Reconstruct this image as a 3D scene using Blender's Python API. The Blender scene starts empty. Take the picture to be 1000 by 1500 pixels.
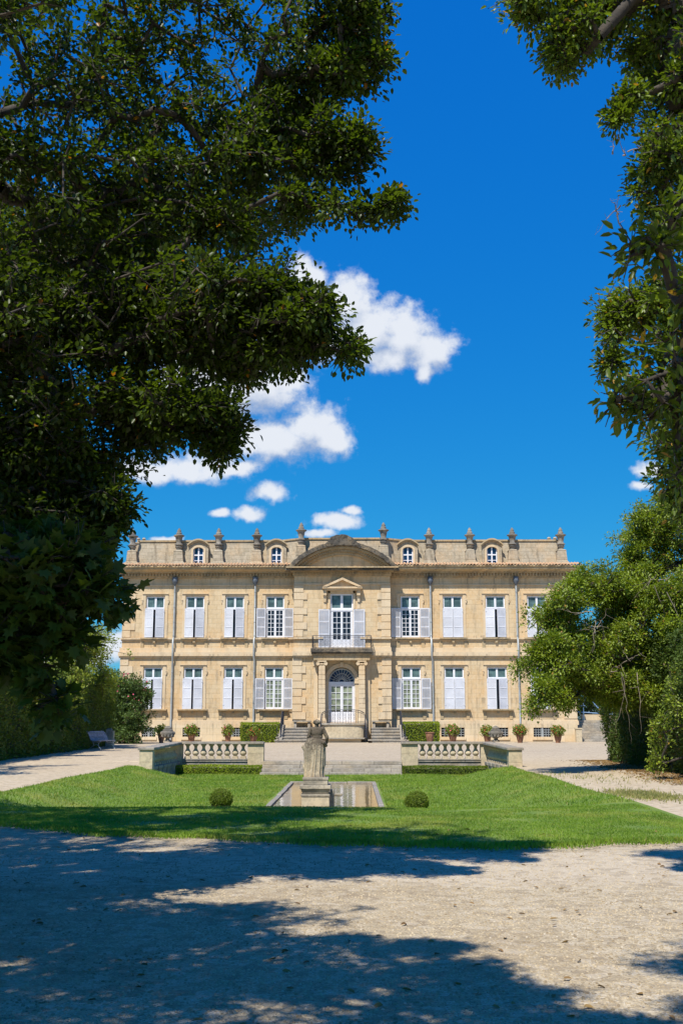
import bpy, math, random
import numpy as np
from mathutils import Vector
PI = math.pi
random.seed(7)
RNG = np.random.default_rng(11)
S = bpy.context.scene
COL = S.collection

# ------------------------------------------------------------------ camera
F = 1620.0; EYE = 1.6
TILT = math.atan(305.0 / F); YAW = math.atan(18.0 * math.cos(TILT) / F)
fwd = Vector((-math.sin(YAW) * math.cos(TILT), math.cos(YAW) * math.cos(TILT), math.sin(TILT)))
rgt = Vector((math.cos(YAW), math.sin(YAW), 0)); upv = rgt.cross(fwd)
def ray(px, py): return fwd + rgt * ((px - 500) / F) + upv * ((750 - py) / F)
def at(px, py, Y):
    d = ray(px, py); k = Y / d.y
    return Vector((d.x * k, Y, EYE + d.z * k))
def fx(px, py, Y): return at(px, py, Y).x
def fz(py, Y): return at(500, py, Y).z
cd = bpy.data.cameras.new('camera'); cam = bpy.data.objects.new('camera', cd); COL.objects.link(cam)
cam.location = (0, 0, EYE); cam.rotation_euler = (PI / 2 + TILT, 0, YAW)
cd.sensor_fit = 'VERTICAL'; cd.sensor_height = 36; cd.lens = F / 1500 * 36
cd.clip_start = 0.05; cd.clip_end = 12000
S.camera = cam

# ------------------------------------------------------------------ light
AZ = math.radians(23); EL = math.radians(57)
sun_dir = Vector((-math.sin(AZ) * math.cos(EL), -math.cos(AZ) * math.cos(EL), math.sin(EL)))
sl = bpy.data.lights.new('sun', 'SUN'); sl.energy = 5.0; sl.angle = math.radians(0.53); sl.color = (1, 0.94, 0.84)
so = bpy.data.objects.new('sun', sl); COL.objects.link(so)
so.rotation_euler = sun_dir.to_track_quat('Z', 'Y').to_euler()
S.view_settings.view_transform = 'Standard'; S.view_settings.look = 'None'
S.view_settings.exposure = 0.36; S.view_settings.gamma = 1
S.cycles.max_bounces = 8; S.cycles.transparent_max_bounces = 6

# ------------------------------------------------------------------ node helpers
class NT:
    def __init__(s, tree): s.t = tree; s.n = tree.nodes; s.l = tree.links
    def node(s, typ, **kw):
        n = s.n.new(typ)
        for k, v in kw.items():
            setattr(n, k, v)
        return n
    def put(s, sock, v):
        if hasattr(v, 'is_linked') or isinstance(v, bpy.types.NodeSocket): s.l.new(v, sock)
        else: sock.default_value = v
    def math(s, op, a, b=0.0, c=0.0, clamp=False):
        n = s.node('ShaderNodeMath', operation=op, use_clamp=clamp)
        s.put(n.inputs[0], a); s.put(n.inputs[1], b); s.put(n.inputs[2], c); return n.outputs[0]
    def vmath(s, op, a, b=(0, 0, 0)):
        n = s.node('ShaderNodeVectorMath', operation=op)
        s.put(n.inputs[0], a); s.put(n.inputs[1], b)
        return n.outputs['Value'] if op in ('LENGTH', 'DOT_PRODUCT', 'DISTANCE') else n.outputs[0]
    def noise(s, vec, scale, detail=3, rough=0.55, dist=0.0, col=False):
        n = s.node('ShaderNodeTexNoise'); s.put(n.inputs['Vector'], vec)
        n.inputs['Scale'].default_value = scale; n.inputs['Detail'].default_value = detail
        n.inputs['Roughness'].default_value = rough; n.inputs['Distortion'].default_value = dist
        return n.outputs['Color' if col else 'Fac']
    def ramp(s, fac, a, b, lo=0.0, hi=1.0):
        n = s.node('ShaderNodeMapRange', interpolation_type='SMOOTHSTEP')
        s.put(n.inputs[0], fac); n.inputs[1].default_value = a; n.inputs[2].default_value = b
        n.inputs[3].default_value = lo; n.inputs[4].default_value = hi; return n.outputs[0]
    def mix(s, fac, a, b, blend='MIX'):
        n = s.node('ShaderNodeMix', data_type='RGBA', blend_type=blend)
        s.put(n.inputs[0], fac)
        for i, v in ((6, a), (7, b)):
            if isinstance(v, tuple) and len(v) == 3: v = (*v, 1)
            s.put(n.inputs[i], v)
        return n.outputs[2]
    def comb(s, x, y, z):
        n = s.node('ShaderNodeCombineXYZ'); s.put(n.inputs[0], x); s.put(n.inputs[1], y); s.put(n.inputs[2], z); return n.outputs[0]
    def sep(s, v):
        n = s.node('ShaderNodeSeparateXYZ'); s.put(n.inputs[0], v); return n.outputs
    def bump(s, h, strength, dist=0.02):
        n = s.node('ShaderNodeBump'); s.put(n.inputs['Height'], h)
        n.inputs['Strength'].default_value = strength; n.inputs['Distance'].default_value = dist; return n.outputs[0]

def new_mat(name):
    m = bpy.data.materials.new(name); m.use_nodes = True
    nt = NT(m.node_tree); b = m.node_tree.nodes['Principled BSDF']
    return m, nt, b
def pos(nt): return nt.node('ShaderNodeNewGeometry').outputs['Position']
def mat_plain(name, c, rough=0.6, var=0.15, scale=6, metal=0, bump=0.1):
    m, nt, b = new_mat(name); p = pos(nt)
    f = nt.noise(p, scale, 4, 0.6)
    col = nt.mix(nt.ramp(f, 0.3, 0.7), tuple(x * (1 - var) for x in c), tuple(min(1, x * (1 + var)) for x in c))
    nt.put(b.inputs['Base Color'], col); b.inputs['Roughness'].default_value = rough; b.inputs['Metallic'].default_value = metal
    if bump: nt.put(b.inputs['Normal'], nt.bump(nt.noise(p, scale * 6, 4, 0.6), bump, 0.01))
    return m
def mat_ashlar(name, c1, c2, stain=0.35, bw=0.75, bh=0.36, mortar=0.012, orange=0.3):
    m, nt, b = new_mat(name); p = pos(nt); x, y, z = nt.sep(p)
    u = nt.comb(nt.math('ADD', x, y), z, 0.0)
    br = nt.node('ShaderNodeTexBrick', offset=0.5); nt.put(br.inputs['Vector'], u)
    br.inputs['Scale'].default_value = 1; br.inputs['Brick Width'].default_value = bw; br.inputs['Row Height'].default_value = bh
    br.inputs['Mortar Size'].default_value = mortar; br.inputs['Mortar Smooth'].default_value = 0.3; br.inputs['Bias'].default_value = 0.0
    br.inputs['Color1'].default_value = (*c1, 1); br.inputs['Color2'].default_value = (*c2, 1)
    br.inputs['Mortar'].default_value = (*[v * 0.78 for v in c1], 1)
    # streaky weather along z, patches, fine grain
    str_v = nt.comb(nt.math('MULTIPLY', nt.math('ADD', x, y), 1.6), nt.math('MULTIPLY', z, 0.25), 0.0)
    f1 = nt.noise(str_v, 1.3, 5, 0.65); f2 = nt.noise(p, 0.45, 4, 0.6); f3 = nt.noise(p, 5, 5, 0.7)
    col = nt.mix(nt.ramp(f2, 0.42, 0.62, 0, orange), br.outputs['Color'], (0.60, 0.34, 0.12))
    col = nt.mix(nt.ramp(f1, 0.50, 0.68, 0, stain), col, (0.17, 0.135, 0.09))
    col = nt.mix(nt.ramp(f3, 0.35, 0.75, 0, 0.28), col, (0.72, 0.62, 0.46))
    dv = nt.comb(nt.math('MULTIPLY', nt.math('ADD', x, y), 2.6), nt.math('MULTIPLY', z, 0.12), 0.0); dn = nt.noise(dv, 1.6, 5, 0.7)
    for zt_, ln in ((6.62, 1.3), (8.05, .75), (13.0, 1.9), (3.3, .9), (1.35, .9)):      # rain streaks running down from ledges
        dm_ = nt.math('MULTIPLY', nt.math('MULTIPLY', nt.ramp(z, zt_ - ln, zt_ - .05), nt.math('LESS_THAN', z, zt_)), nt.ramp(dn, .50, .66, 0, .55))
        col = nt.mix(dm_, col, (0.15, 0.125, 0.095))
    col = nt.mix(nt.ramp(nt.noise(p, 14, 4, 0.7), 0.6, 0.8, 0, 0.25), col, (0.22, 0.17, 0.11))
    nt.put(b.inputs['Base Color'], col); b.inputs['Roughness'].default_value = 0.9
    h = nt.math('SUBTRACT', nt.noise(p, 9, 6, 0.7), nt.math('MULTIPLY', br.outputs['Fac'], 0.8))
    nt.put(b.inputs['Normal'], nt.bump(h, 0.45, 0.02)); return m
def mat_weathered(name, light=(0.52, 0.45, 0.34), dark=(0.09, 0.085, 0.075), amt=0.6, scale=1.6, top=0.5, zlo=None, zhi=None):
    m, nt, b = new_mat(name); p = pos(nt)
    nz = nt.sep(nt.node('ShaderNodeNewGeometry').outputs['Normal'])[2]
    f = nt.noise(p, scale, 8, 0.72); g = nt.noise(p, scale * 7, 5, 0.7); o = nt.noise(p, scale * 0.6, 3, 0.5)
    col = nt.mix(nt.ramp(o, 0.4, 0.7, 0, 0.5), light, (0.50, 0.36, 0.19))
    col = nt.mix(nt.ramp(nt.math('ADD', f, nt.math('MULTIPLY', nt.math('MAXIMUM', nz, 0.0), top * 0.25)), 0.42, 0.60, 0, amt), col, dark)
    col = nt.mix(nt.ramp(g, 0.5, 0.66, 0, 0.5), col, tuple(v * .75 for v in light))
    col = nt.mix(nt.ramp(g, 0.62, 0.38, 0, 0.35), col, (0.13, 0.12, 0.10))
    if zlo is not None:     # lichen grown thickest on the upper, rain-washed half of the carving
        zz_ = nt.sep(p)[2]; lic = nt.math('MULTIPLY', nt.ramp(nt.math('ADD', zz_, nt.math('MULTIPLY', nt.math('SUBTRACT', g, .5), 1.2)), zlo, zhi), nt.ramp(f, .36, .5, .35, .9))
        col = nt.mix(lic, col, (0.075, 0.058, 0.042))
    nt.put(b.inputs['Base Color'], col); b.inputs['Roughness'].default_value = 0.95
    nt.put(b.inputs['Normal'], nt.bump(nt.math('ADD', f, nt.math('MULTIPLY', g, 0.5)), 0.6, 0.03)); return m
def mat_leaf(name, c1, c2, c3=None, rare=0.03, rough=0.42, trans=0.35, spec=0.35, tr_col=None):
    m = bpy.data.materials.new(name); m.use_nodes = True; nt = NT(m.node_tree)
    b = m.node_tree.nodes['Principled BSDF']; out = m.node_tree.nodes['Material Output']
    g = nt.node('ShaderNodeNewGeometry'); r = g.outputs['Random Per Island']; p = g.outputs['Position']
    col = nt.mix(r, c1, c2)
    col = nt.mix(nt.ramp(nt.noise(p, 0.9, 3), 0.35, 0.7, 0, 0.5), col, tuple(v * 1.35 for v in c2))
    if name == 'grass_blade': col = nt.mix(nt.ramp(nt.noise(p, .45, 4, .65), .50, .64, 0, .6), col, (0.30, 0.30, 0.06)); col = nt.mix(nt.ramp(nt.noise(p, 1.3, 3), .5, .36, 0, .5), col, (0.06, 0.13, 0.012))
    if c3: col = nt.mix(nt.math('GREATER_THAN', nt.math('FRACT', nt.math('MULTIPLY', r, 37.7)), 1 - rare), col, c3)
    nt.put(b.inputs['Base Color'], col); b.inputs['Roughness'].default_value = rough
    b.inputs['Specular IOR Level'].default_value = spec
    tb = nt.node('ShaderNodeBsdfTranslucent')
    nt.put(tb.inputs['Color'], nt.mix(1.0, col, tr_col or (1.9, 1.9, 0.5), 'MULTIPLY'))
    mx = nt.node('ShaderNodeMixShader'); mx.inputs[0].default_value = trans
    nt.l.new(b.outputs[0], mx.inputs[1]); nt.l.new(tb.outputs[0], mx.inputs[2]); nt.l.new(mx.outputs[0], out.inputs['Surface'])
    return m

# ------------------------------------------------------------------ materials
M = {}
M['stone'] = mat_ashlar('ashlar_stone', (0.54, 0.40, 0.23), (0.59, 0.455, 0.28), stain=0.42, orange=0.34)
M['stone_low'] = mat_ashlar('plinth_stone', (0.58, 0.46, 0.29), (0.66, 0.54, 0.37), stain=0.35, bw=1.1, bh=0.5, orange=0.35)
M['trim'] = mat_ashlar('trim_stone', (0.58, 0.45, 0.29), (0.61, 0.485, 0.325), stain=0.32, bw=1.6, bh=5, mortar=0.006, orange=0.3)
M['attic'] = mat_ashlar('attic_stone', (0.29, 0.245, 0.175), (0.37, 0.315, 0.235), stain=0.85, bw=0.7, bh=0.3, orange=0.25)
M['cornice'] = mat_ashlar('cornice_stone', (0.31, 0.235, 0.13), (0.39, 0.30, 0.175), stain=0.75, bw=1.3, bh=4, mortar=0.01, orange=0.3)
M['weath'] = mat_weathered('weathered_stone', (0.56, 0.48, 0.36))
M['statue'] = mat_weathered('statue_stone', (0.56, 0.46, 0.32), (0.13, 0.10, 0.075), amt=0.45, scale=3.2, zlo=.75, zhi=1.15)
M['pier'] = mat_weathered('pier_stone', (0.64, 0.53, 0.36), amt=0.16, scale=0.9, top=0.9)
M['cope'] = mat_weathered('coping_stone', (0.40, 0.36, 0.31), (0.13, 0.12, 0.11), amt=0.55, scale=2)
M['step'] = mat_weathered('step_stone', (0.46, 0.41, 0.34), (0.15, 0.14, 0.125), amt=0.55, scale=1.4)
M['urnst'] = mat_weathered('urn_stone', (0.33, 0.30, 0.255), (0.085, 0.08, 0.072), amt=0.8, scale=1.2)
M['black'] = mat_weathered('lichen_blackened_stone', (0.125, 0.105, 0.08), (0.026, 0.024, 0.022), amt=0.95, scale=1.5, top=1.6)
M['white'] = mat_plain('white_paint', (0.72, 0.73, 0.78), 0.5, 0.05, 3, bump=0.03)
M['shutter'] = mat_plain('shutter_paint', (0.60, 0.61, 0.66), 0.55, 0.12, 0.7, bump=0)
M['iron'] = mat_plain('wrought_iron', (0.045, 0.05, 0.065), 0.5, 0.2, 10, 0.3)
M['pipe'] = mat_plain('zinc_pipe', (0.36, 0.38, 0.38), 0.5, 0.22, 1.2, 0.2)
M['lead'] = mat_plain('lead_hopper', (0.10, 0.12, 0.15), 0.6, 0.3, 6, 0.2)
M['terracotta'] = mat_plain('terracotta', (0.24, 0.115, 0.065), 0.85, 0.35, 5, bump=0.3)
M['wood'] = mat_plain('bench_paint', (0.30, 0.31, 0.38), 0.6, 0.2, 8)
M['bark'] = mat_plain('bark', (0.055, 0.045, 0.035), 0.95, 0.35, 7, bump=0.7)
M['barkpale'] = mat_plain('pale_dead_wood', (0.26, 0.21, 0.16), 0.9, 0.25, 7, bump=0.3)
M['bluepaint'] = mat_plain('blue_metal', (0.18, 0.30, 0.48), 0.5, 0.15, 4)
def mat_glass(name, c, rough=0.06):
    m, nt, b = new_mat(name); p = pos(nt)
    col = nt.mix(nt.ramp(nt.noise(p, 2.2, 3), 0.35, 0.65), tuple(v * 0.6 for v in c), tuple(v * 1.35 for v in c))
    nt.put(b.inputs['Base Color'], col); b.inputs['Roughness'].default_value = rough
    nt.put(b.inputs['Normal'], nt.bump(nt.noise(p, 1.5, 2), 0.06, 0.05)); return m
M['glass_dark'] = mat_glass('dark_window_glass', (0.018, 0.02, 0.03))
M['glass_teal'] = mat_glass('blind_behind_glass', (0.085, 0.135, 0.135), 0.15)
M['glass_curtain'] = mat_glass('curtain_behind_glass', (0.22, 0.25, 0.18), 0.15)
M['glass_blue'] = mat_glass('attic_window_glass', (0.012, 0.035, 0.09))
# tiles
def mk_tile():
    m, nt, b = new_mat('roof_tile'); p = pos(nt)
    col = nt.mix(nt.ramp(nt.noise(p, 3.5, 5, 0.7), 0.3, 0.7), (0.46, 0.25, 0.13), (0.52, 0.37, 0.23))
    col = nt.mix(nt.ramp(nt.noise(p, 9, 4), 0.5, 0.75, 0, 0.6), col, (0.22, 0.17, 0.12))
    nt.put(b.inputs['Base Color'], col); b.inputs['Roughness'].default_value = 0.9; return m
M['tile'] = mk_tile()
# gravel
def mk_gravel():
    m, nt, b = new_mat('gravel'); p = pos(nt); x, y, z = nt.sep(p)
    v = nt.node('ShaderNodeTexVoronoi'); nt.put(v.inputs['Vector'], p); v.inputs['Scale'].default_value = 42
    v2 = nt.node('ShaderNodeTexVoronoi'); nt.put(v2.inputs['Vector'], p); v2.inputs['Scale'].default_value = 95
    rc = nt.sep(v.outputs['Color'])[0]; rc2 = nt.sep(v2.outputs['Color'])[1]
    col = nt.mix(rc, (0.29, 0.225, 0.135), (0.54, 0.455, 0.32))
    col = nt.mix(nt.math('MULTIPLY', rc2, 0.5), col, (0.40, 0.325, 0.21))
    col = nt.mix(nt.math('GREATER_THAN', rc2, 0.965), col, (0.54, 0.50, 0.43))
    col = nt.mix(nt.math('LESS_THAN', rc2, 0.05), col, (0.11, 0.09, 0.07))
    big = nt.noise(p, 0.35, 5, 0.6); mid = nt.noise(p, 2.3, 5, 0.65)
    col = nt.mix(nt.ramp(big, 0.38, 0.62, 0, 0.5), col, (0.30, 0.23, 0.14))
    col = nt.mix(nt.ramp(mid, 0.52, 0.66, 0, 0.45), col, (0.25, 0.185, 0.11))
    # compacted pale wheel track close to the lawn and pale sandy side paths
    w = nt.math('ADD', y, nt.math('MULTIPLY', nt.noise(p, 0.5, 3), 1.2))
    trk = nt.math('MULTIPLY', nt.ramp(w, 11.6, 12.6), nt.ramp(w, 15.5, 14.2))
    col = nt.mix(nt.math('MULTIPLY', trk, 0.6), col, (0.50, 0.425, 0.32))
    far = nt.ramp(nt.math('ADD', y, nt.math('MULTIPLY', big, 8)), 42, 54)
    col = nt.mix(nt.math('MULTIPLY', far, 0.55), col, (0.46, 0.37, 0.265))
    side = nt.math('MULTIPLY', nt.ramp(nt.math('ABSOLUTE', nt.math('ADD', x, 1.25)), 5.6, 6.4), nt.math('MULTIPLY', nt.ramp(y, 17, 20), nt.ramp(y, 60, 42)))
    col = nt.mix(nt.math('MULTIPLY', side, 0.65), col, (0.50, 0.40, 0.27))
    vb = nt.node('ShaderNodeTexVoronoi'); nt.put(vb.inputs['Vector'], p); vb.inputs['Scale'].default_value = 9; gk = nt.sep(vb.outputs['Color'])[0]
    col = nt.mix(nt.math('MULTIPLY', nt.ramp(gk, .55, 1), .38), col, (0.16, 0.12, 0.08)); col = nt.mix(nt.math('MULTIPLY', nt.ramp(gk, .35, 0), .35), col, (0.52, 0.46, 0.37))
    nt.put(b.inputs['Base Color'], col); b.inputs['Roughness'].default_value = 0.95
    h = nt.math('ADD', nt.math('MULTIPLY', v.outputs['Distance'], -1.0), nt.math('MULTIPLY', mid, .8))
    nt.put(b.inputs['Normal'], nt.bump(h, 0.5, 0.02)); return m
M['gravel'] = mk_gravel()
def mk_soil_lawn():
    m, nt, b = new_mat('lawn_turf'); p = pos(nt); x, y, z = nt.sep(p)
    f = nt.noise(p, 0.55, 4, 0.6); g = nt.noise(p, 5, 5, 0.7); k = nt.noise(p, 60, 3, 0.7)
    col = nt.mix(nt.ramp(f, 0.3, 0.7), (0.125, 0.205, 0.018), (0.18, 0.25, 0.03))
    col = nt.mix(nt.ramp(g, 0.4, 0.75, 0, 0.5), col, (0.22, 0.27, 0.05))
    col = nt.mix(nt.ramp(nt.noise(p, .45, 4, .65), .50, .64, 0, .6), col, (0.28, 0.28, 0.06))
    # mowing stripes
    st = nt.math('SINE', nt.math('MULTIPLY', nt.math('ADD', x, nt.math('MULTIPLY', y, 0.18)), 5.2))
    col = nt.mix(nt.math('MULTIPLY', nt.ramp(st, -0.6, 0.6), 0.4), col, (0.09, 0.17, 0.015))
    col = nt.mix(nt.math('MULTIPLY', k, 0.55), col, (0.08, 0.14, 0.015))
    edge = nt.ramp(nt.math('ADD', y, nt.math('MULTIPLY', g, -1.2)), 14.3, 13.4)
    col = nt.mix(edge, col, (0.30, 0.24, 0.13))
    nt.put(b.inputs['Base Color'], col); b.inputs['Roughness'].default_value = 0.9
    nt.put(b.inputs['Normal'], nt.bump(nt.math('ADD', k, g), 0.6, 0.03)); return m
M['lawn'] = mk_soil_lawn()
M['blade'] = mat_leaf('grass_blade', (0.11, 0.20, 0.014), (0.20, 0.29, 0.03), (0.30, 0.27, 0.09), 0.04, 0.6, 0.3)
M['blade_dry'] = mat_leaf('thin_dry_grass', (0.16, 0.19, 0.05), (0.26, 0.25, 0.09), (0.36, 0.30, 0.14), 0.2, 0.7, 0.3)
def mk_water():
    m, nt, b = new_mat('pool_water'); p = pos(nt)
    col = nt.mix(nt.ramp(nt.noise(p, 0.8, 4, 0.6), 0.35, 0.65), (0.13, 0.085, 0.025), (0.22, 0.15, 0.05))
    nt.put(b.inputs['Base Color'], col); b.inputs['Roughness'].default_value = 0.035; b.inputs['IOR'].default_value = 1.33
    nt.put(b.inputs['Normal'], nt.bump(nt.noise(p, 2.6, 3), 0.10, 0.05)); return m
M['water'] = mk_water()
M['soil'] = mat_plain('soil', (0.12, 0.085, 0.055), 0.95, 0.3, 8, bump=0.5)
M['hill'] = mat_plain('wooded_hill', (0.07, 0.11, 0.10), 0.95, 0.25, 0.02, bump=0)
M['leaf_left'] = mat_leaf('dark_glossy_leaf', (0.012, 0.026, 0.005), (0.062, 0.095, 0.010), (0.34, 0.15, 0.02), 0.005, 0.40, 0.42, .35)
M['leaf_plane'] = mat_leaf('lobed_leaf', (0.030, 0.055, 0.010), (0.062, 0.10, 0.013), None, 0, 0.5, 0.32, .25)
M['leaf_right'] = mat_leaf('holm_leaf', (0.028, 0.055, 0.008), (0.13, 0.185, 0.018), (0.34, 0.20, 0.04), 0.02, 0.40, 0.3)
M['leaf_mid'] = mat_leaf('sunlit_holm_leaf', (0.06, 0.11, 0.010), (0.22, 0.275, 0.024), (0.34, 0.20, 0.04), 0.012, 0.42, 0.25)  # brighter copy of the holm leaf, sunlight put into its colour
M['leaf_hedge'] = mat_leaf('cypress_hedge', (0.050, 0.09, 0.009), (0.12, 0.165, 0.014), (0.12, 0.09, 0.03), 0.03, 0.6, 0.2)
M['leaf_hedge2'] = mat_leaf('shaded_hedge_leaf', (0.030, 0.060, 0.008), (0.075, 0.115, 0.012), (0.12, 0.09, 0.03), 0.03, 0.6, 0.2)  # darker copy of the hedge leaf, right hedge's shade put into its colour
M['leaf_yellow'] = mat_leaf('yellow_green_leaf', (0.11, 0.16, 0.016), (0.22, 0.26, 0.03), (0.3, 0.25, 0.08), 0.03, 0.5, 0.3)
M['leaf_box'] = mat_leaf('box_leaf', (0.13, 0.20, 0.012), (0.26, 0.32, 0.018), (0.3, 0.24, 0.06), 0.03, 0.5, 0.25)
M['leaf_boxdark'] = mat_leaf('topiary_leaf', (0.06, 0.11, 0.01), (0.15, 0.20, 0.016), (0.2, 0.17, 0.03), 0.02, 0.5, 0.25)
M['leaf_ole'] = mat_leaf('oleander_leaf', (0.05, 0.09, 0.02), (0.09, 0.14, 0.03), None, 0, 0.5, 0.2)
M['leaf_pot'] = mat_leaf('geranium_leaf', (0.09, 0.14, 0.02), (0.19, 0.23, 0.035), (0.35, 0.24, 0.05), 0.08, 0.5, 0.25)
M['leaf_back'] = mat_leaf('background_leaf', (0.05, 0.10, 0.015), (0.10, 0.16, 0.025), None, 0, 0.5, 0.25)
M['core'] = mat_plain('inner_twigs', (0.022, 0.035, 0.010), 0.95, 0.4, 12, bump=0.5)
M['pink'] = mat_plain('pink_petal', (0.70, 0.09, 0.17), 0.6, 0.2, 9)
M['red'] = mat_plain('red_petal', (0.62, 0.05, 0.035), 0.6, 0.2, 9)
M['dry'] = mat_leaf('dry_leaf', (0.17, 0.10, 0.045), (0.27, 0.17, 0.06), (0.14, 0.08, 0.03), 0.3, 0.8, 0.1)
M['pebble'] = mat_leaf('pebble', (0.20, 0.15, 0.09), (0.42, 0.345, 0.235), (0.46, 0.40, 0.31), 0.04, 0.9, 0.0)

# ------------------------------------------------------------------ object helpers
def tag(o, label=None, cat=None, group=None, kind=None):
    if label: o['label'] = label
    if cat: o['category'] = cat
    if group: o['group'] = group
    if kind: o['kind'] = kind
    return o
def thing(name, loc=(0, 0, 0), label=None, cat=None, group=None, rz=0.0):
    o = bpy.data.objects.new(name, None); COL.objects.link(o); o.location = loc; o.rotation_euler.z = rz
    o.empty_display_size = 0.3
    return tag(o, label, cat, group)
def root_of(o):
    while o.parent: o = o.parent
    return o
class MB:
    def __init__(s): s.v = []; s.f = []
    def add(s, vs, fs):
        n = len(s.v); s.v += [tuple(v) for v in vs]; s.f += [tuple(i + n for i in f) for f in fs]; return s
    def box(s, x0, x1, y0, y1, z0, z1):
        vs = [(x, y, z) for z in (z0, z1) for y in (y0, y1) for x in (x0, x1)]
        return s.add(vs, [(0, 2, 3, 1), (4, 5, 7, 6), (0, 1, 5, 4), (2, 6, 7, 3), (0, 4, 6, 2), (1, 3, 7, 5)])
    def frus(s, cx, cy, z0, z1, a0, b0, a1, b1):
        vs = [(cx + i * a, cy + j * b, z) for (z, a, b) in ((z0, a0, b0), (z1, a1, b1)) for (i, j) in ((-1, -1), (1, -1), (1, 1), (-1, 1))]
        return s.add(vs, [(3, 2, 1, 0), (4, 5, 6, 7), (0, 1, 5, 4), (1, 2, 6, 5), (2, 3, 7, 6), (3, 0, 4, 7)])
    def prism(s, poly, y0, y1):     # poly in (x,z), counter clockwise seen from -y
        n = len(poly)
        vs = [(x, y0, z) for x, z in poly] + [(x, y1, z) for x, z in poly]
        fs = [tuple(range(n)), tuple(range(2 * n - 1, n - 1, -1))] + [(i, i + n, (i + 1) % n + n, (i + 1) % n) for i in range(n)]
        return s.add(vs, fs)
    def prismz(s, poly, z0, z1):
        n = len(poly)
        vs = [(x, y, z0) for x, y in poly] + [(x, y, z1) for x, y in poly]
        fs = [tuple(range(n - 1, -1, -1)), tuple(range(n, 2 * n))] + [(i, (i + 1) % n, (i + 1) % n + n, i + n) for i in range(n)]
        return s.add(vs, fs)
    def prismx(s, poly, x0, x1):    # poly in (y,z)
        n = len(poly)
        vs = [(x0, y, z) for y, z in poly] + [(x1, y, z) for y, z in poly]
        fs = [tuple(range(n)), tuple(range(2 * n - 1, n - 1, -1))] + [(i, i + n, (i + 1) % n + n, (i + 1) % n) for i in range(n)]
        return s.add(vs, fs)
    def lathe(s, prof, cx=0, cy=0, z0=0, seg=16, squash=1.0):
        vs = []; fs = []
        for r, z in prof:
            for k in range(seg):
                a = 2 * PI * k / seg; vs.append((cx + r * math.cos(a), cy + r * math.sin(a) * squash, z0 + z))
        for i in range(len(prof) - 1):
            for k in range(seg):
                a, b = i * seg + k, i * seg + (k + 1) % seg
                fs.append((a, b, b + seg, a + seg))
        fs.append(tuple(range(seg - 1, -1, -1))); n = (len(prof) - 1) * seg; fs.append(tuple(range(n, n + seg)))
        return s.add(vs, fs)
    def tube(s, pts, r, seg=6, r1=None):
        pts = [Vector(p) for p in pts]; vs = []; fs = []; n = len(pts)
        for i, p in enumerate(pts):
            d = (pts[min(i + 1, n - 1)] - pts[max(i - 1, 0)]).normalized()
            a = d.cross(Vector((0, 0, 1)) if abs(d.z) < 0.9 else Vector((1, 0, 0))).normalized(); b = d.cross(a)
            rr = r if r1 is None else r + (r1 - r) * i / (n - 1)
            for k in range(seg):
                t = 2 * PI * k / seg; vs.append(p + a * rr * math.cos(t) + b * rr * math.sin(t))
        for i in range(n - 1):
            for k in range(seg):
                q, w = i * seg + k, i * seg + (k + 1) % seg; fs.append((q, w, w + seg, q + seg))
        fs.append(tuple(range(seg - 1, -1, -1))); fs.append(tuple(range((n - 1) * seg, n * seg)))
        return s.add(vs, fs)
    def wall(s, x0, x1, z0, z1, y0, y1, holes):
        xs = sorted({x0, x1, *[h[0] for h in holes], *[h[1] for h in holes]}); zs = sorted({z0, z1, *[h[2] for h in holes], *[h[3] for h in holes]})
        xs = [x for x in xs if x0 <= x <= x1]; zs = [z for z in zs if z0 <= z <= z1]
        def solid(i, j):
            if i < 0 or j < 0 or i >= len(xs) - 1 or j >= len(zs) - 1: return False
            cx, cz = (xs[i] + xs[i + 1]) / 2, (zs[j] + zs[j + 1]) / 2
            return not any(h[0] < cx < h[1] and h[2] < cz < h[3] for h in holes)
        for i in range(len(xs) - 1):
            for j in range(len(zs) - 1):
                if not solid(i, j): continue
                a, b, c, d = xs[i], xs[i + 1], zs[j], zs[j + 1]
                s.add([(a, y0, c), (b, y0, c), (b, y0, d), (a, y0, d)], [(0, 1, 2, 3)])
                s.add([(a, y1, c), (b, y1, c), (b, y1, d), (a, y1, d)], [(3, 2, 1, 0)])
                if not solid(i - 1, j): s.add([(a, y0, c), (a, y0, d), (a, y1, d), (a, y1, c)], [(0, 1, 2, 3)])
                if not solid(i + 1, j): s.add([(b, y0, c), (b, y1, c), (b, y1, d), (b, y0, d)], [(0, 1, 2, 3)])
                if not solid(i, j - 1): s.add([(a, y0, c), (a, y1, c), (b, y1, c), (b, y0, c)], [(0, 1, 2, 3)])
                if not solid(i, j + 1): s.add([(a, y0, d), (b, y0, d), (b, y1, d), (a, y1, d)], [(0, 1, 2, 3)])
        return s
    def build(s, name, mat, parent=None, world=True, smooth=False, label=None, bevel=0):
        off = root_of(parent).location if (parent and world) else Vector((0, 0, 0))
        me = bpy.data.meshes.new(name); me.from_pydata([(x - off.x, y - off.y, z - off.z) for x, y, z in s.v], [], s.f)
        me.materials.append(mat); me.update()
        if smooth:
            me.polygons.foreach_set('use_smooth', [True] * len(me.polygons))
            try: me.set_sharp_from_angle(angle=math.radians(45))
            except Exception: pass
        o = bpy.data.objects.new(name, me); COL.objects.link(o); o.parent = parent
        if bevel:
            bm = o.modifiers.new('bevel', 'BEVEL'); bm.width = bevel; bm.segments = 2; bm.limit_method = 'ANGLE'
        if label: o['label'] = label
        return o
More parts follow.
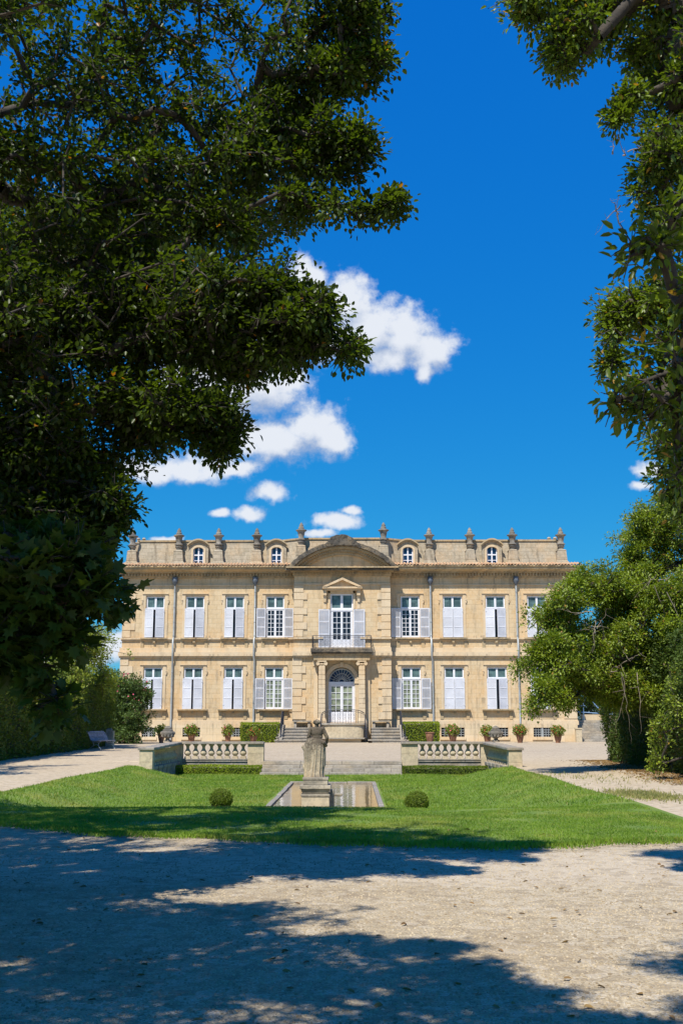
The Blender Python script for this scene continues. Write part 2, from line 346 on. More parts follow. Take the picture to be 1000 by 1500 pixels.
def raw_mesh(name, V, loops, starts, totals, mat, parent, smooth=False):
    off = np.array(root_of(parent).location) if parent else np.zeros(3)
    me = bpy.data.meshes.new(name)
    me.vertices.add(len(V)); me.vertices.foreach_set('co', (V - off).astype(np.float32).ravel())
    me.loops.add(len(loops)); me.loops.foreach_set('vertex_index', loops.astype(np.int32))
    me.polygons.add(len(starts)); me.polygons.foreach_set('loop_start', starts.astype(np.int32)); me.polygons.foreach_set('loop_total', totals.astype(np.int32))
    me.materials.append(mat); me.update(calc_edges=True); me.validate()
    o = bpy.data.objects.new(name, me); COL.objects.link(o); o.parent = parent
    return o
T_OVAL = (np.array([(0, 0, 0), (.30, .5, .10), (.70, .40, .06), (1, 0, -.08), (.70, -.40, .06), (.30, -.5, .10)], float), [(0, 3, 2, 1), (0, 5, 4, 3)])
T_LOBE = (np.array([(0, 0, 0), (-.12, .30, .03), (.10, .26, .03), (.22, .66, .0), (.40, .30, .04), (.68, .42, -.02), (.66, .14, .03), (1.05, 0, -.08),
                    (.66, -.14, .03), (.68, -.42, -.02), (.40, -.30, .04), (.22, -.66, .0), (.10, -.26, .03), (-.12, -.30, .03)], float),
          [(0, 2, 1), (0, 4, 3, 2), (0, 7, 6, 4), (6, 5, 4), (0, 13, 12), (0, 12, 11, 10), (0, 10, 8, 7), (8, 10, 9)])
T_TRI = (np.array([(0, -.5, 0), (0, .5, 0), (1, 0, 0)], float), [(0, 1, 2)])
def T_stone():
    v = [(math.cos(a) * .5, math.sin(a) * .5, 0) for a in np.arange(5) * 2 * PI / 5] + [(math.cos(a) * .3, math.sin(a) * .3, .32) for a in np.arange(5) * 2 * PI / 5 + .4]
    return np.array(v), [(0, 1, 6, 5), (1, 2, 7, 6), (2, 3, 8, 7), (3, 4, 9, 8), (4, 0, 5, 9), (5, 6, 7, 8, 9)]
def norm(a): return a / np.maximum(np.linalg.norm(a, axis=1, keepdims=True), 1e-9)
def leaves(name, P, D, N, L, W, mat, parent, T=T_OVAL):
    D = norm(D); Sd = norm(np.cross(N, D)); N2 = np.cross(D, Sd)
    tv, tf = T; n = len(P); k = len(tv)
    V = P[:, None, :] + tv[None, :, 0:1] * (L[:, None, None] * D[:, None, :]) + tv[None, :, 1:2] * (W[:, None, None] * Sd[:, None, :]) + tv[None, :, 2:3] * (L[:, None, None] * N2[:, None, :])
    fl = np.concatenate([np.array(f) for f in tf]); tot = np.array([len(f) for f in tf]); st = np.concatenate([[0], np.cumsum(tot)[:-1]])
    loops = (np.arange(n)[:, None] * k + fl[None]).ravel(); starts = (np.arange(n)[:, None] * len(fl) + st[None]).ravel(); totals = np.tile(tot, n)
    return raw_mesh(name, V.reshape(-1, 3), loops, starts, totals, mat, parent)
def tubes(name, A, B, ra, rb, mat, parent, k=5):
    A = np.array(A); B = np.array(B); ra = np.array(ra); rb = np.array(rb)
    d = norm(B - A); ref = np.where(np.abs(d[:, 2:3]) < .9, np.array([[0, 0, 1.]]), np.array([[1., 0, 0]]))
    a = norm(np.cross(d, ref)); b = np.cross(d, a); t = np.arange(k) * 2 * PI / k
    ring = np.cos(t)[None, :, None] * a[:, None, :] + np.sin(t)[None, :, None] * b[:, None, :]
    V = np.concatenate([A[:, None] + ring * ra[:, None, None], B[:, None] + ring * rb[:, None, None]], axis=1)
    f = np.array([(i, (i + 1) % k, (i + 1) % k + k, i + k) for i in range(k)]).ravel(); n = len(A)
    loops = (np.arange(n)[:, None] * 2 * k + f[None]).ravel(); starts = np.arange(n * k) * 4; totals = np.full(n * k, 4)
    o = raw_mesh(name, V.reshape(-1, 3), loops, starts, totals, mat, parent)
    o.data.polygons.foreach_set('use_smooth', [True] * len(o.data.polygons)); return o
def rvec(n): return norm(RNG.normal(size=(n, 3)))

# ------------------------------------------------------------------ trees
def tree(name, label, cat, base, trunk_pts, lobes, leaf, mat, bark, twig_leaves=24, twig_len=0.32, per=7, droop=0.15, T=T_OVAL, flat=1.0,
         group=None, trunk_r=0.22, up=0.55, rot=None, clump=0.2, step=0.55, extra_dead=None, ratio=0.5):
    """lobes: (centre, radii, twigs). Twigs gather in clumps, each is tied to the nearest limb already grown."""
    t = thing(name, base, label, cat, group)
    C = []
    for c, r, n in lobes:
        c = np.array(c, float); r = np.array(r, float); m = max(3, n // per)
        q = rvec(m) * (RNG.random((m, 1)) ** 0.42); cc = c + q * r
        for j in range(m):
            C.append(cc[j] + RNG.normal(size=(per, 3)) * r * clump * np.array([1.15, 1.15, flat]))
    C = np.concatenate(C)
    nodes = [np.array(p, float) for p in trunk_pts]; par = [-1] + list(range(len(nodes) - 1))
    hub = nodes[-1]; order = np.argsort(np.linalg.norm(C - hub, axis=1)); ends = []
    cap = len(C) * 6 + 200; buf = np.zeros((cap, 3)); nn = len(nodes); buf[:nn] = nodes; par = par + [0] * (cap - nn)
    first = max(1, len(nodes) - 3)
    for i in order:
        c = C[i]; dd = np.linalg.norm(buf[first:nn] - c, axis=1); j = int(np.argmin(dd)) + first; dist = dd[j - first]
        k = max(1, int(dist / step)); p0 = buf[j].copy(); prev = j
        for s in range(1, k + 1):
            f = s / k; p = p0 + (c - p0) * f
            if s < k: p = p + RNG.normal(size=3) * 0.10 * step + np.array([0, 0, 0.10 * dist * f * (1 - f)])
            if nn < cap: buf[nn] = p; par[nn] = prev; prev = nn; nn += 1
        ends.append(prev)
    cnt = np.zeros(nn); cnt[ends] += 1
    for i in range(nn - 1, 0, -1): cnt[par[i]] += cnt[i]
    mx = cnt[0]; rad = 0.005 + trunk_r * (cnt / mx) ** 0.5
    rad[:len(nodes)] = [trunk_r * (1.25 - 0.35 * i / len(nodes)) for i in range(len(nodes))]
    ids = np.arange(1, nn); pa = np.array(par[1:nn]); ra = np.minimum(rad[pa], rad[ids] * 1.5); ra[:len(nodes) - 1] = rad[:len(nodes) - 1]
    tubes('trunk', buf[pa], buf[ids], ra, rad[ids], bark, t, 6)
    E = buf[ends]; Pn = buf[np.array([par[e] for e in ends])]; dirs = norm(E - Pn + RNG.normal(size=E.shape) * 0.15)
    n = len(E); K = twig_leaves
    tw = np.repeat(np.arange(n), K); s = RNG.random(n * K) ** 0.8
    o = rvec(n * K)
    od = dirs[tw] * 0.5 + o * 0.7; od[:, 2] += 0.12
    P = E[tw] + norm(od) * (s * twig_len)[:, None]; P[:, 2] -= droop * s * twig_len
    D = norm(od + rvec(n * K) * 0.55); D[:, 2] -= 0.15
    N = rvec(n * K) * (1 - up) + np.array([0, 0, up]) * 1.2
    L = leaf * (0.7 + 0.6 * RNG.random(n * K)); W = L * ratio
    leaves('crown', P, D, N, L, W, mat, t, T)
    # fine twigs through each leaf spray
    kk = 3; tw = np.repeat(np.arange(n), kk); dd = norm(dirs[tw] * 0.6 + rvec(n * kk) * 0.8)
    tubes('twigs', E[tw], E[tw] + dd * twig_len * 0.9, np.full(n * kk, 0.005), np.full(n * kk, 0.0025), bark, t, 3)
    if extra_dead:
        A = []; B = []; r0 = []; r1 = []
        for c, r, n_ in extra_dead:
            c = np.array(c)
            for _ in range(n_):
                p = c + RNG.normal(size=3) * r * .4; sc_ = min(1, r / .45); d = norm(RNG.normal(size=(1, 3)))[0] * .16 * sc_; d[2] -= .08 * sc_
                rr = .016 * (.35 + .65 * sc_)
                for q in range(8):
                    p2 = p + d + RNG.normal(size=3) * .045 * sc_; A.append(p); B.append(p2); r0.append(rr); r1.append(rr * .8); rr *= .8; p = p2
                    if q % 2: 
                        p3 = p + RNG.normal(size=3) * .2 * sc_; A.append(p); B.append(p3); r0.append(rr * .7); r1.append(rr * .3)
        tubes('dead_branches', A, B, r0, r1, M['barkpale'], t, 4)
    return t
def lobe(px, py, Y, rx, rz, ry, n):     # a clump of the crown: seen size at its own distance, and its own depth ry
    k = Y / F
    return (tuple(at(px, py, Y)), (rx * k, ry, rz * k), n)

def hedge_mesh(parent, pts_fn, n, leaf, mat, up=0.2, ratio=0.55):
    P, Nn = pts_fn(n)
    D = norm(Nn * 0.45 + rvec(n) * 0.8 + np.array([0, 0, 0.35])); N = norm(Nn * 0.8 + rvec(n) * 0.7)
    L = leaf * (0.6 + 0.8 * RNG.random(n)); leaves('foliage', P, D, N, L, L * ratio, mat, parent)
def wob(P, s, seed=0.0):
    return (np.sin(P[:, 0] * s + seed) * np.cos(P[:, 1] * s * 1.13 + seed * 2) + np.sin(P[:, 2] * s * 1.31 + seed * 3 + P[:, 1] * s * .7)) * 0.5
def box_hedge(name, label, cat, x0, x1, y0, y1, z0, z1, n, leaf, mat, rough=0.1, depth=0.12, group=None, taper=0.0, topvar=0.0):
    t = thing(name, ((x0 + x1) / 2, (y0 + y1) / 2, z0), label, cat, group)
    c = MB(); i = depth + rough
    c.frus((x0 + x1) / 2, (y0 + y1) / 2, z0 + 0.0, z1 - i - topvar, (x1 - x0) / 2 - i, (y1 - y0) / 2 - i, (x1 - x0) / 2 - i - taper, (y1 - y0) / 2 - i)
    c.build('inner_twigs', M['core'], t)
    def f(n):
        a = [(y1 - y0) * (z1 - z0)] * 2 + [(x1 - x0) * (z1 - z0)] * 2 + [(x1 - x0) * (y1 - y0)]
        w = np.array(a) / sum(a); side = RNG.choice(5, n, p=w); u = RNG.random(n); v = RNG.random(n)
        P = np.zeros((n, 3)); N = np.zeros((n, 3))
        for k in range(5):
            m = side == k
            if k < 2: P[m] = np.c_[np.full(m.sum(), (x0, x1)[k]), y0 + u[m] * (y1 - y0), z0 + v[m] * (z1 - z0)]; N[m] = ((-1, 0, 0), (1, 0, 0))[k]
            elif k < 4: P[m] = np.c_[x0 + u[m] * (x1 - x0), np.full(m.sum(), (y0, y1)[k - 2]), z0 + v[m] * (z1 - z0)]; N[m] = ((0, -1, 0), (0, 1, 0))[k - 2]
            else: P[m] = np.c_[x0 + u[m] * (x1 - x0), y0 + v[m] * (y1 - y0), np.full(m.sum(), z1)]; N[m] = (0, 0, 1)
        h = (P[:, 2] - z0) / (z1 - z0); s = np.sign(P[:, 0] - (x0 + x1) / 2); P[:, 0] -= s * taper * h
        off = wob(P, 2.2, 1.3) * rough + wob(P, 6.1, 4.1) * rough * .5 - RNG.random(n) ** 1.5 * depth
        P += N * off[:, None]; P[:, 2] += wob(P, 1.1, 9) * topvar * h
        P[:, 2] = np.maximum(P[:, 2], z0 + 0.02)
        return P, N
    hedge_mesh(t, f, n, leaf, mat); return t

# ------------------------------------------------------------------ terrain
def sm(t): t = np.clip(t, 0, 1); return t * t * (3 - 2 * t)
PX0, PX1, PY0, PY1 = -2.01, 0.60, 25.2, 38.0
WALLY = 44.9
def H(x, y):
    x = np.asarray(x, float); y = np.asarray(y, float)
    sf = sm((y - 20.7) / 2.8); w = sm((y - 38.6) / 1.6)
    l = sm((x + 7.9) / 2.9); r = sm((5.45 - x) / 2.7)
    l = np.where((x > -7.15), np.maximum(l, w), np.where(y > 39.4, 0, l)); r = np.where((x < 5.35), np.maximum(r, w), np.where(y > 39.4, 0, r))
    h = -0.5 * sf * l * r
    h = h + 0.02 * np.sin(x * .9) * np.cos(y * .7) * (y < 60)
    h = np.where((x > PX0) & (x < PX1) & (y > PY0) & (y < PY1), -0.95, h)
    return np.where(y > WALLY + 0.2, 0.0, h)
def fine(a, b, s): return list(np.arange(a, b, s))
gx = sorted(set([-3500, -800, -250, -90, -50, -32, -24, -19] + fine(-16, 14, 0.25) + [-7.2, -7.12, 5.3, 5.38, PX0, PX0 - .01, PX1, PX1 + .01] + [14, 18, 24, 32, 50, 90, 250, 800, 3500]))
gy = sorted(set([-300, -80, -30, -12, -5] + fine(-1, 47, 0.25) + [WALLY + .19, WALLY + .21, PY0, PY0 + .01, PY1, PY1 + .01] + [47, 52, 60, 75, 100, 150, 300, 800, 2500, 7000]))
def grid_obj(name, gx, gy2, zf, mat, skip=None, parent=None):
    nx, ny = len(gx), gy2.shape[1]
    X = np.repeat(np.array(gx)[:, None], ny, 1); Z = zf(X, gy2); V = np.stack([X, gy2, Z], -1).reshape(-1, 3)
    i, j = np.meshgrid(np.arange(nx - 1), np.arange(ny - 1), indexing='ij'); a = (i * ny + j)
    f = np.stack([a, a + ny, a + ny + 1, a + 1], -1).reshape(-1, 4)
    if skip is not None:
        c = V[f].mean(1); f = f[~skip(c[:, 0], c[:, 1])]
    return raw_mesh(name, V, f.ravel(), np.arange(len(f)) * 4, np.full(len(f), 4), mat, parent)
G = grid_obj('ground', gx, np.repeat(np.array(gy)[None], len(gx), 0), H, M['gravel']); tag(G, kind='structure')
FXs = [-9, -7.9, -5.2, -3.6, -2.1, -.15, 1.1, 2.9, 4.3, 5.5]; FYs = [19.8, 19.3, 17.3, 16.4, 15.75, 15.05, 14.85, 15.0, 15.4, 15.9]
def front(x): return np.interp(x, FXs, FYs) + 0.10 * np.sin(x * 2.3) + 0.06 * np.sin(x * 5.9 + 1)
LX0, LX1 = -7.9, 5.45
lx = sorted(set(fine(LX0, LX1, 0.2) + [LX1, -7.13, -7.14, 5.33, 5.34, PX0 - .1, PX1 + .1]))
ly = sorted(set(fine(20, 44.7, 0.25) + [44.7, PY0 - .1, PY1 + .1, 39.41]))
fr = front(np.array(lx)); u = np.linspace(0, 1, 14)[:-1]
GY = np.concatenate([fr[:, None] + (20 - fr[:, None]) * u[None], np.repeat(np.array(ly)[None], len(lx), 0)], 1)
def lawn_z(X, Y): return np.where((X > PX0 - .11) & (X < PX1 + .11) & (Y > PY0 - .11) & (Y < PY1 + .11), -0.48, H(X, Y) + 0.035)
LW = grid_obj('lawn', lx, GY, lawn_z, M['lawn'], lambda x, y: ((x > PX0 - .1) & (x < PX1 + .1) & (y > PY0 - .1) & (y < PY1 + .1)) | ((y > 39.4) & ((x < -7.13) | (x > 5.33))))
tag(LW, kind='structure')
# grass blades
def blades(name, x, y, h, mat, kind='stuff', lean=0.5):
    n = len(x); P = np.c_[x, y, H(x, y) + 0.03]; D = norm(np.c_[RNG.normal(size=(n, 2)) * lean, np.ones(n)])
    N = norm(np.c_[RNG.normal(size=(n, 2)), np.zeros(n) + .2]); o = leaves(name, P, D, N, h, 0.25 * h + .004, mat, None, T_TRI)
    return o
n1 = 165000
x = RNG.uniform(-7.85, 5.3, n1); y0_ = front(x); y = y0_ - .04 + RNG.random(n1) ** 1.1 * (21.6 - y0_)
k = np.abs(x - .0105 * y) < .33 * y
k2 = (np.sin(x * 2.1 + np.sin(y * 1.7) * 1.5) * np.sin(y * 2.7 + np.sin(x * 1.3) * 1.2) + RNG.normal(size=len(x)) * .25) < .62; k &= k2
x, y = x[k], y[k]; h1 = .02 + .022 * RNG.random(len(x))
n2 = 110000
x2 = RNG.uniform(LX0 + .02, LX1 - .02, n2); y2 = 22 + RNG.random(n2) * 22.5
k = ~((x2 > PX0 - .2) & (x2 < PX1 + .2) & (y2 > PY0 - .2) & (y2 < PY1 + .2)) & ((y2 < 39.4) | ((x2 > -7.1) & (x2 < 5.3)))
k &= (H(x2, y2) < -.02) | (np.abs(x2 + 1.2) > 4)
x2, y2 = x2[k], y2[k]; h2 = .04 + .035 * RNG.random(len(x2))
n3 = 9000; x3 = RNG.uniform(-6.5, 5, n3); y3 = front(x3) - RNG.random(n3) ** 2 * .55; h3 = .03 + .04 * RNG.random(n3)
tag(blades('grass', np.concatenate([x, x2, x3]), np.concatenate([y, y2, y3]), np.concatenate([h1, h2, h3]), M['blade']), 'short mown grass blades of the lawn', 'grass', kind='stuff')
n = 3000; a = RNG.normal(size=(n, 2)); x = 6.1 + a[:, 0] * .3; y = 24.2 + a[:, 1] * .8
n = 350; b_ = RNG.normal(size=(n, 2)); x = np.concatenate([x, 6.6 + b_[:, 0] * .8]); y = np.concatenate([y, 31 + b_[:, 1] * 2.2])
tag(blades('dry_grass', x, y, .04 + .06 * RNG.random(len(x)), M['blade_dry']), 'thin yellowing grass patch on the right hand path', 'grass', kind='stuff')
# pebbles and fallen leaves
n = 42000; y = 5.0 + RNG.random(n) ** 1.3 * 10; x = RNG.uniform(-.36, .34, n) * y; k = y < front(x) - .1; x, y = x[k], y[k]; n = len(x)
a = RNG.random(n) * 2 * PI; L = .010 + .020 * RNG.random(n) ** 2.5
leaves('pebbles', np.c_[x, y, H(x, y) - .001], np.c_[np.cos(a), np.sin(a), np.zeros(n)], np.tile([0, 0, 1.], (n, 1)), L * 1.0, L * (.6 + .4 * RNG.random(n)), M['pebble'], None, T_stone())
tag(bpy.data.objects['pebbles'], 'loose pale pebbles on the gravel drive', 'pebbles', kind='stuff')
n = 190; y = 5.2 + RNG.random(n) ** 1.2 * 12; x = RNG.uniform(-.33, .33, n) * y; a = RNG.random(n) * 2 * PI
leaves('fallen_leaves', np.c_[x, y, H(x, y) + .012 + (y > front(x)) * .05], np.c_[np.cos(a), np.sin(a), .1 * RNG.normal(size=n)], np.c_[RNG.normal(size=(n, 2)) * .3, np.ones(n)], np.full(n, .05) + .03 * RNG.random(n), np.full(n, .03), M['dry'], None)
tag(bpy.data.objects['fallen_leaves'], 'small dry leaves fallen on the drive and lawn', 'fallen leaves', kind='stuff')
n = 5200; y = RNG.uniform(28, 46, n); x = 9.0 + RNG.normal(size=n) * .55 + (y - 30) * .05; a = RNG.random(n) * 2 * PI
leaves('leaf_litter', np.c_[x, y, H(x, y) + .02], np.c_[np.cos(a), np.sin(a), .1 * RNG.normal(size=n)], np.c_[RNG.normal(size=(n, 2)) * .3, np.ones(n)], np.full(n, .07), np.full(n, .05), M['dry'], None)
tag(bpy.data.objects['leaf_litter'], 'brown leaf litter along the foot of the right hedge', 'leaf litter', kind='stuff')
hm = MB()
for (cx, w, h, yy) in ((-700, 900, 95, 2600), (-1500, 900, 120, 3000), (600, 1200, 60, 3200), (1700, 900, 85, 3000)):
    nseg = 40; rows = []
    for j in range(7):
        t = j / 6
        for i in range(nseg + 1):
            s = i / nseg; env = math.sin(PI * s) ** .8; zz = h * env * math.cos((t - .5) * PI) ** 1 * (1 + .18 * math.sin(s * 17 + j) + .1 * math.sin(s * 41))
            rows.append((cx - w + 2 * w * s, yy + (t - .5) * 900, zz - 1))
    hm.add(rows, [(j * (nseg + 1) + i, j * (nseg + 1) + i + 1, (j + 1) * (nseg + 1) + i + 1, (j + 1) * (nseg + 1) + i) for j in range(6) for i in range(nseg)])
tag(hm.build('hills', M['hill'], smooth=True), kind='structure')

# ------------------------------------------------------------------ pool and statue
pw = MB().box(PX0, PX1, PY0, PY1, -.60, -.475).build('water', M['water']); tag(pw, kind='structure')
pc = thing('pool_surround', ((PX0 + PX1) / 2, (PY0 + PY1) / 2, -.5), 'low pale stone kerb around the rectangular pool', 'pool kerb')
random.seed(3)
for side in range(4):
    b = MB()
    L = (PY1 - PY0) if side < 2 else (PX1 - PX0) + .26; nst = int(L / .9)
    for i in range(nst):
        s0, s1 = i / nst * L + .008, (i + 1) / nst * L - .008; j = random.uniform(-.012, .012)
        if side == 0: b.box(PX0 - .13, PX0, PY0 + s0, PY0 + s1, -.9, -.43 + j)
        if side == 1: b.box(PX1, PX1 + .13, PY0 + s0, PY0 + s1, -.9, -.43 + j)
        if side == 2: b.box(PX0 - .13 + s0, PX0 - .13 + s1, PY0 - .22, PY0, -.9, -.43 + j)
        if side == 3: b.box(PX0 - .13 + s0, PX0 - .13 + s1, PY1, PY1 + .22, -.9, -.43 + j)
    b.build('kerb', M['cope'], pc, bevel=.015)

SX, SY = fx(462.5, 1165, 27), 27.0
st = thing('statue', (SX, SY, -.6), 'weathered stone statue of a draped woman on a square pedestal in the pool', 'statue')
def zz(py): return fz(py, 26.7)
b = MB()
b.box(SX - .325, SX + .325, SY - .325, SY + .325, -.9, zz(1167.5))
b.build('pedestal', M['pier'], st, bevel=.012)
b = MB()
b.box(SX - .34, SX + .34, SY - .34, SY + .34, zz(1167.3), zz(1163))
b.frus(SX, SY, zz(1163), zz(1156), .30, .30, .345, .345)
b.box(SX - .365, SX + .365, SY - .365, SY + .365, zz(1156), zz(1150.2))
b.box(SX - .29, SX + .29, SY - .29, SY + .29, zz(1150.2), zz(1143))
b.box(SX - .305, SX + .305, SY - .30, SY + .30, zz(1143), zz(1139.2))
b.build('pedestal_cornice', M['weath'], st, bevel=.015)
b = MB(); b.box(SX + .34, SX + .43, SY - .05, SY + .25, -.62, zz(1158)); b.frus(SX + .50, SY + .1, zz(1168), zz(1164), .12, .1, .14, .12)
b.build('water_spout', M['weath'], st, bevel=.015)
def figure():
    """draped body as overlapping shapes welded by a voxel remesh into one continuous surface"""
    z0 = zz(1139.4); Ht = zz(1054) - z0; b = MB()
    def P(u, v, w): return (SX + u * Ht, SY + w * Ht, z0 + v * Ht)      # u right, v up, w away from camera (statue faces away)
    def ell(c, r, rot=0):
        vs = []; fs = []; n, m = 18, 12
        for i in range(m + 1):
            a = PI * i / m
            for j in range(n):
                t = 2 * PI * j / n; x = r[0] * math.sin(a) * math.cos(t); y = r[1] * math.sin(a) * math.sin(t); z = r[2] * math.cos(a)
                x, z = x * math.cos(rot) + z * math.sin(rot), -x * math.sin(rot) + z * math.cos(rot)
                vs.append(P(c[0] + x, c[1] + z, c[2] + y))
        for i in range(m):
            for j in range(n): fs.append((i * n + j, (i + 1) * n + j, (i + 1) * n + (j + 1) % n, i * n + (j + 1) % n))
        b.add(vs, fs)
    def cap(p, q, r0, r1, k=9):
        for i in range(k):
            t = i / (k - 1); r = r0 + (r1 - r0) * t; ell([p[j] + (q[j] - p[j]) * t for j in range(3)], (r, r, r * 1.15))
    # drapery skirt: rings with folds, hips to hem
    def rings(R, folds, amp, n=72):
        vs = []; fs = []
        for (v, cx, cy, rx, ry) in R:
            for j in range(n):
                t = 2 * PI * j / n; f = 1 + 1.6 * amp * (1.15 - v) * (math.sin(folds * t + 1.2 + v * 1.3) * .6 + math.sin(folds * 1.63 * t + 2) * .4) * (1 if v < .6 else .3)
                vs.append(P(cx + rx * f * math.cos(t), v, cy + ry * f * math.sin(t)))
        m = len(R)
        for i in range(m - 1):
            for j in range(n): fs.append((i * n + j, i * n + (j + 1) % n, (i + 1) * n + (j + 1) % n, (i + 1) * n + j))
        fs.append(tuple(range(n - 1, -1, -1))); fs.append(tuple(range((m - 1) * n, m * n))); b.add(vs, fs)
    rings([(0, .0, 0, .135, .12), (.1, .0, 0, .125, .11), (.25, .015, 0, .115, .105), (.42, .025, 0, .118, .105), (.52, .03, 0, .12, .105), (.60, .025, 0, .108, .095), (.66, .02, 0, .095, .08)], 11, .13)
    # trailing fold on the right, tapering in at the foot
    rings([(.08, .10, .02, .02, .04), (.2, .125, .02, .035, .05), (.35, .13, .02, .04, .06), (.5, .12, .02, .045, .07), (.58, .09, .02, .03, .05)], 5, .15, 24)
    # tree stump and bunched cloth on the left
    rings([(0, -.12, .02, .095, .09), (.15, -.125, .02, .088, .085), (.3, -.125, .01, .085, .085), (.42, -.13, .0, .09, .085), (.5, -.125, 0, .10, .09), (.58, -.11, 0, .095, .085), (.66, -.085, 0, .075, .07), (.68, -.07, 0, .04, .04)], 7, .11, 40)
    ell((-.225, .52, 0), (.04, .03, .03), .5); ell((-.20, .49, 0), (.04, .04, .035)); ell((-.205, .17, 0), (.03, .03, .055)); ell((-.195, .22, .01), (.035, .03, .035))
    # hip cloth roll
    cap((-.08, .655, -.03), (.14, .60, -.05), .030, .034, 12); cap((.14, .60, -.05), (.175, .55, .0), .034, .03, 6)
    # torso, shoulders, neck, head
    ell((.02, .70, 0), (.092, .066, .085)); ell((.018, .77, -.005), (.104, .066, .085)); ell((.015, .83, 0), (.118, .06, .05))
    ell((-.03, .80, -.03), (.045, .03, .06)); ell((.065, .80, -.03), (.045, .03, .06))
    cap((.012, .85, .005), (.012, .915, .012), .042, .034, 5)
    ell((.012, .945, .02), (.050, .060, .058)); ell((.012, .958, -.01), (.055, .045, .042)); ell((.012, .935, -.045), (.026, .028, .026))
    ell((.012, .90, -.035), (.02, .016, .05)); ell((.012, .935, .072), (.010, .014, .014)); ell((-.04, .945, .01), (.018, .025, .022)); ell((.064, .945, .01), (.018, .025, .022))
    for j in range(9):
        a = 2 * PI * j / 9; ell((.012 + .05 * math.cos(a), .962 + .01 * math.sin(a * 2), .004 + .045 * math.sin(a)), (.017, .017, .018))
    # arms: left hangs bent on to the stump, right bent with the hand brought forward
    ell((-.085, .835, 0), (.042, .044, .04)); ell((.115, .835, 0), (.042, .044, .04))
    cap((-.095, .83, 0), (-.135, .70, .0), .037, .031, 10); cap((-.135, .70, 0), (-.09, .66, .10), .031, .023, 8); ell((-.075, .65, .115), (.022, .03, .018))
    cap((.125, .825, 0), (.195, .685, .0), .037, .032, 10); cap((.195, .685, 0), (.185, .60, .06), .032, .026, 8); cap((.185, .60, .06), (.11, .595, .12), .026, .022, 7)
    ell((.10, .60, .125), (.026, .02, .02))
    for k in range(4): cap((.09, .612 - k * .012, .13), (.062, .610 - k * .013, .15), .0075, .006, 4)
    ell((.07, .03, .09), (.035, .05, .02)); ell((.09, .025, .0), (.05, .04, .02))
    o = b.build('figure', M['statue'], st)
    md = o.modifiers.new('weld', 'REMESH'); md.mode = 'VOXEL'; md.voxel_size = .0075; md.use_smooth_shade = True
    sm_ = o.modifiers.new('smooth', 'SMOOTH'); sm_.factor = .5; sm_.iterations = 2
    tx = bpy.data.textures.new('erosion', 'CLOUDS'); tx.noise_scale = .035; tx.noise_depth = 3
    dm = o.modifiers.new('erosion', 'DISPLACE'); dm.texture = tx; dm.strength = .007; dm.mid_level = .5; dm.texture_coords = 'LOCAL'
figure()

# ------------------------------------------------------------------ the chateau
YW, YL, YR = 86.0, 85.88, 84.9          # upper wings, lower wings, middle bay
CH = thing('chateau', (-.2, YW, 0), 'two storey tan stone chateau with white shutters and urns along its roofline', 'chateau')
def W(py): return fz(py, YW)
xl, xr = fx(181, 880, YW), fx(833, 880, YW)            # upper corners
xll, xrl = fx(175.6, 1000, YL), fx(842.6, 1000, YL)    # lower corners
rl, rr = fx(430.8, 880, YR), fx(571.2, 880, YR)
UP = [(214.7, 241.3), (272.8, 299.5), (330.8, 357.7), (390, 416.4), (586.5, 614), (648.4, 676.4), (710.8, 738.9), (771.5, 799.7)]
LO = [(210.9, 238), (269.6, 297), (328.7, 355.6), (388, 414.8), (588, 616), (650.5, 679), (713.2, 741.6), (777, 805)]
STATE = ['ajar', 'ajar', 'ajar', 'open', 'open', 'closed', 'ajar', 'ajar']
zS1, zC0, zC1 = W(935.5), W(961.2), W(955.3)       # sill band, main string course bottom and top
zTop = W(845); zPl = fz(1061.5, YL)
upw = [(fx(a, 882, YW), fx(b, 882, YW)) for a, b in UP]; low = [(fx(a, 985, YL), fx(b, 985, YL)) for a, b in LO]
uz0, uz1, uzt = W(933.6), W(873.3), W(890.6); lz0, lz1, lzt = fz(1038.6, YL), fz(977.5, YL), fz(993.2, YL)
# walls
w = MB()
w.wall(xl, rl + .02, zC1, zTop, YW, YW + .5, [(a, b, uz0, uz1) for a, b in upw[:4]])
w.wall(rr - .02, xr, zC1, zTop, YW, YW + .5, [(a, b, uz0, uz1) for a, b in upw[4:]])
w.wall(xll, rl + .02, zPl, zC0 + .02, YL, YL + .6, [(a, b, lz0, lz1) for a, b in low[:4]])
w.wall(rr - .02, xrl, zPl, zC0 + .02, YL, YL + .6, [(a, b, lz0, lz1) for a, b in low[4:]])
w.box(xl + .003, xr - .003, YW + .505, YW + 15, zC1, zTop); w.box(xll + .003, xrl - .003, YL + .605, YW + 15.1, 0, zC1 - .004)
w.build('wall', M['stone'], CH)
# middle bay wall with door and window openings
dl, dr = fx(481, 1020, YR), fx(519.6, 1020, YR); dcx = (dl + dr) / 2; dR = (dr - dl) / 2
dz0, dzs = fz(1058.5, YR), fz(997, YR)
cwl, cwr, cz0, cz1 = fx(483.6, 900, YR), fx(517, 900, YR), fz(949, YR), fz(869.6, YR)
w = MB(); w.wall(rl, rr, fz(955, YR), fz(838, YR), YR, YR + .6, [(cwl, cwr, cz0, cz1)])
rll, rrl = fx(428.4, 1010, YR - .06), fx(572.8, 1010, YR - .06)
w.wall(rll, rrl, 0, fz(958, YR), YR - .06, YR + .6, [(dl, dr, dz0, dzs + dR)])
w.box(rl + .01, rr - .01, YR + .605, YW + .3, 0, fz(838, YR))
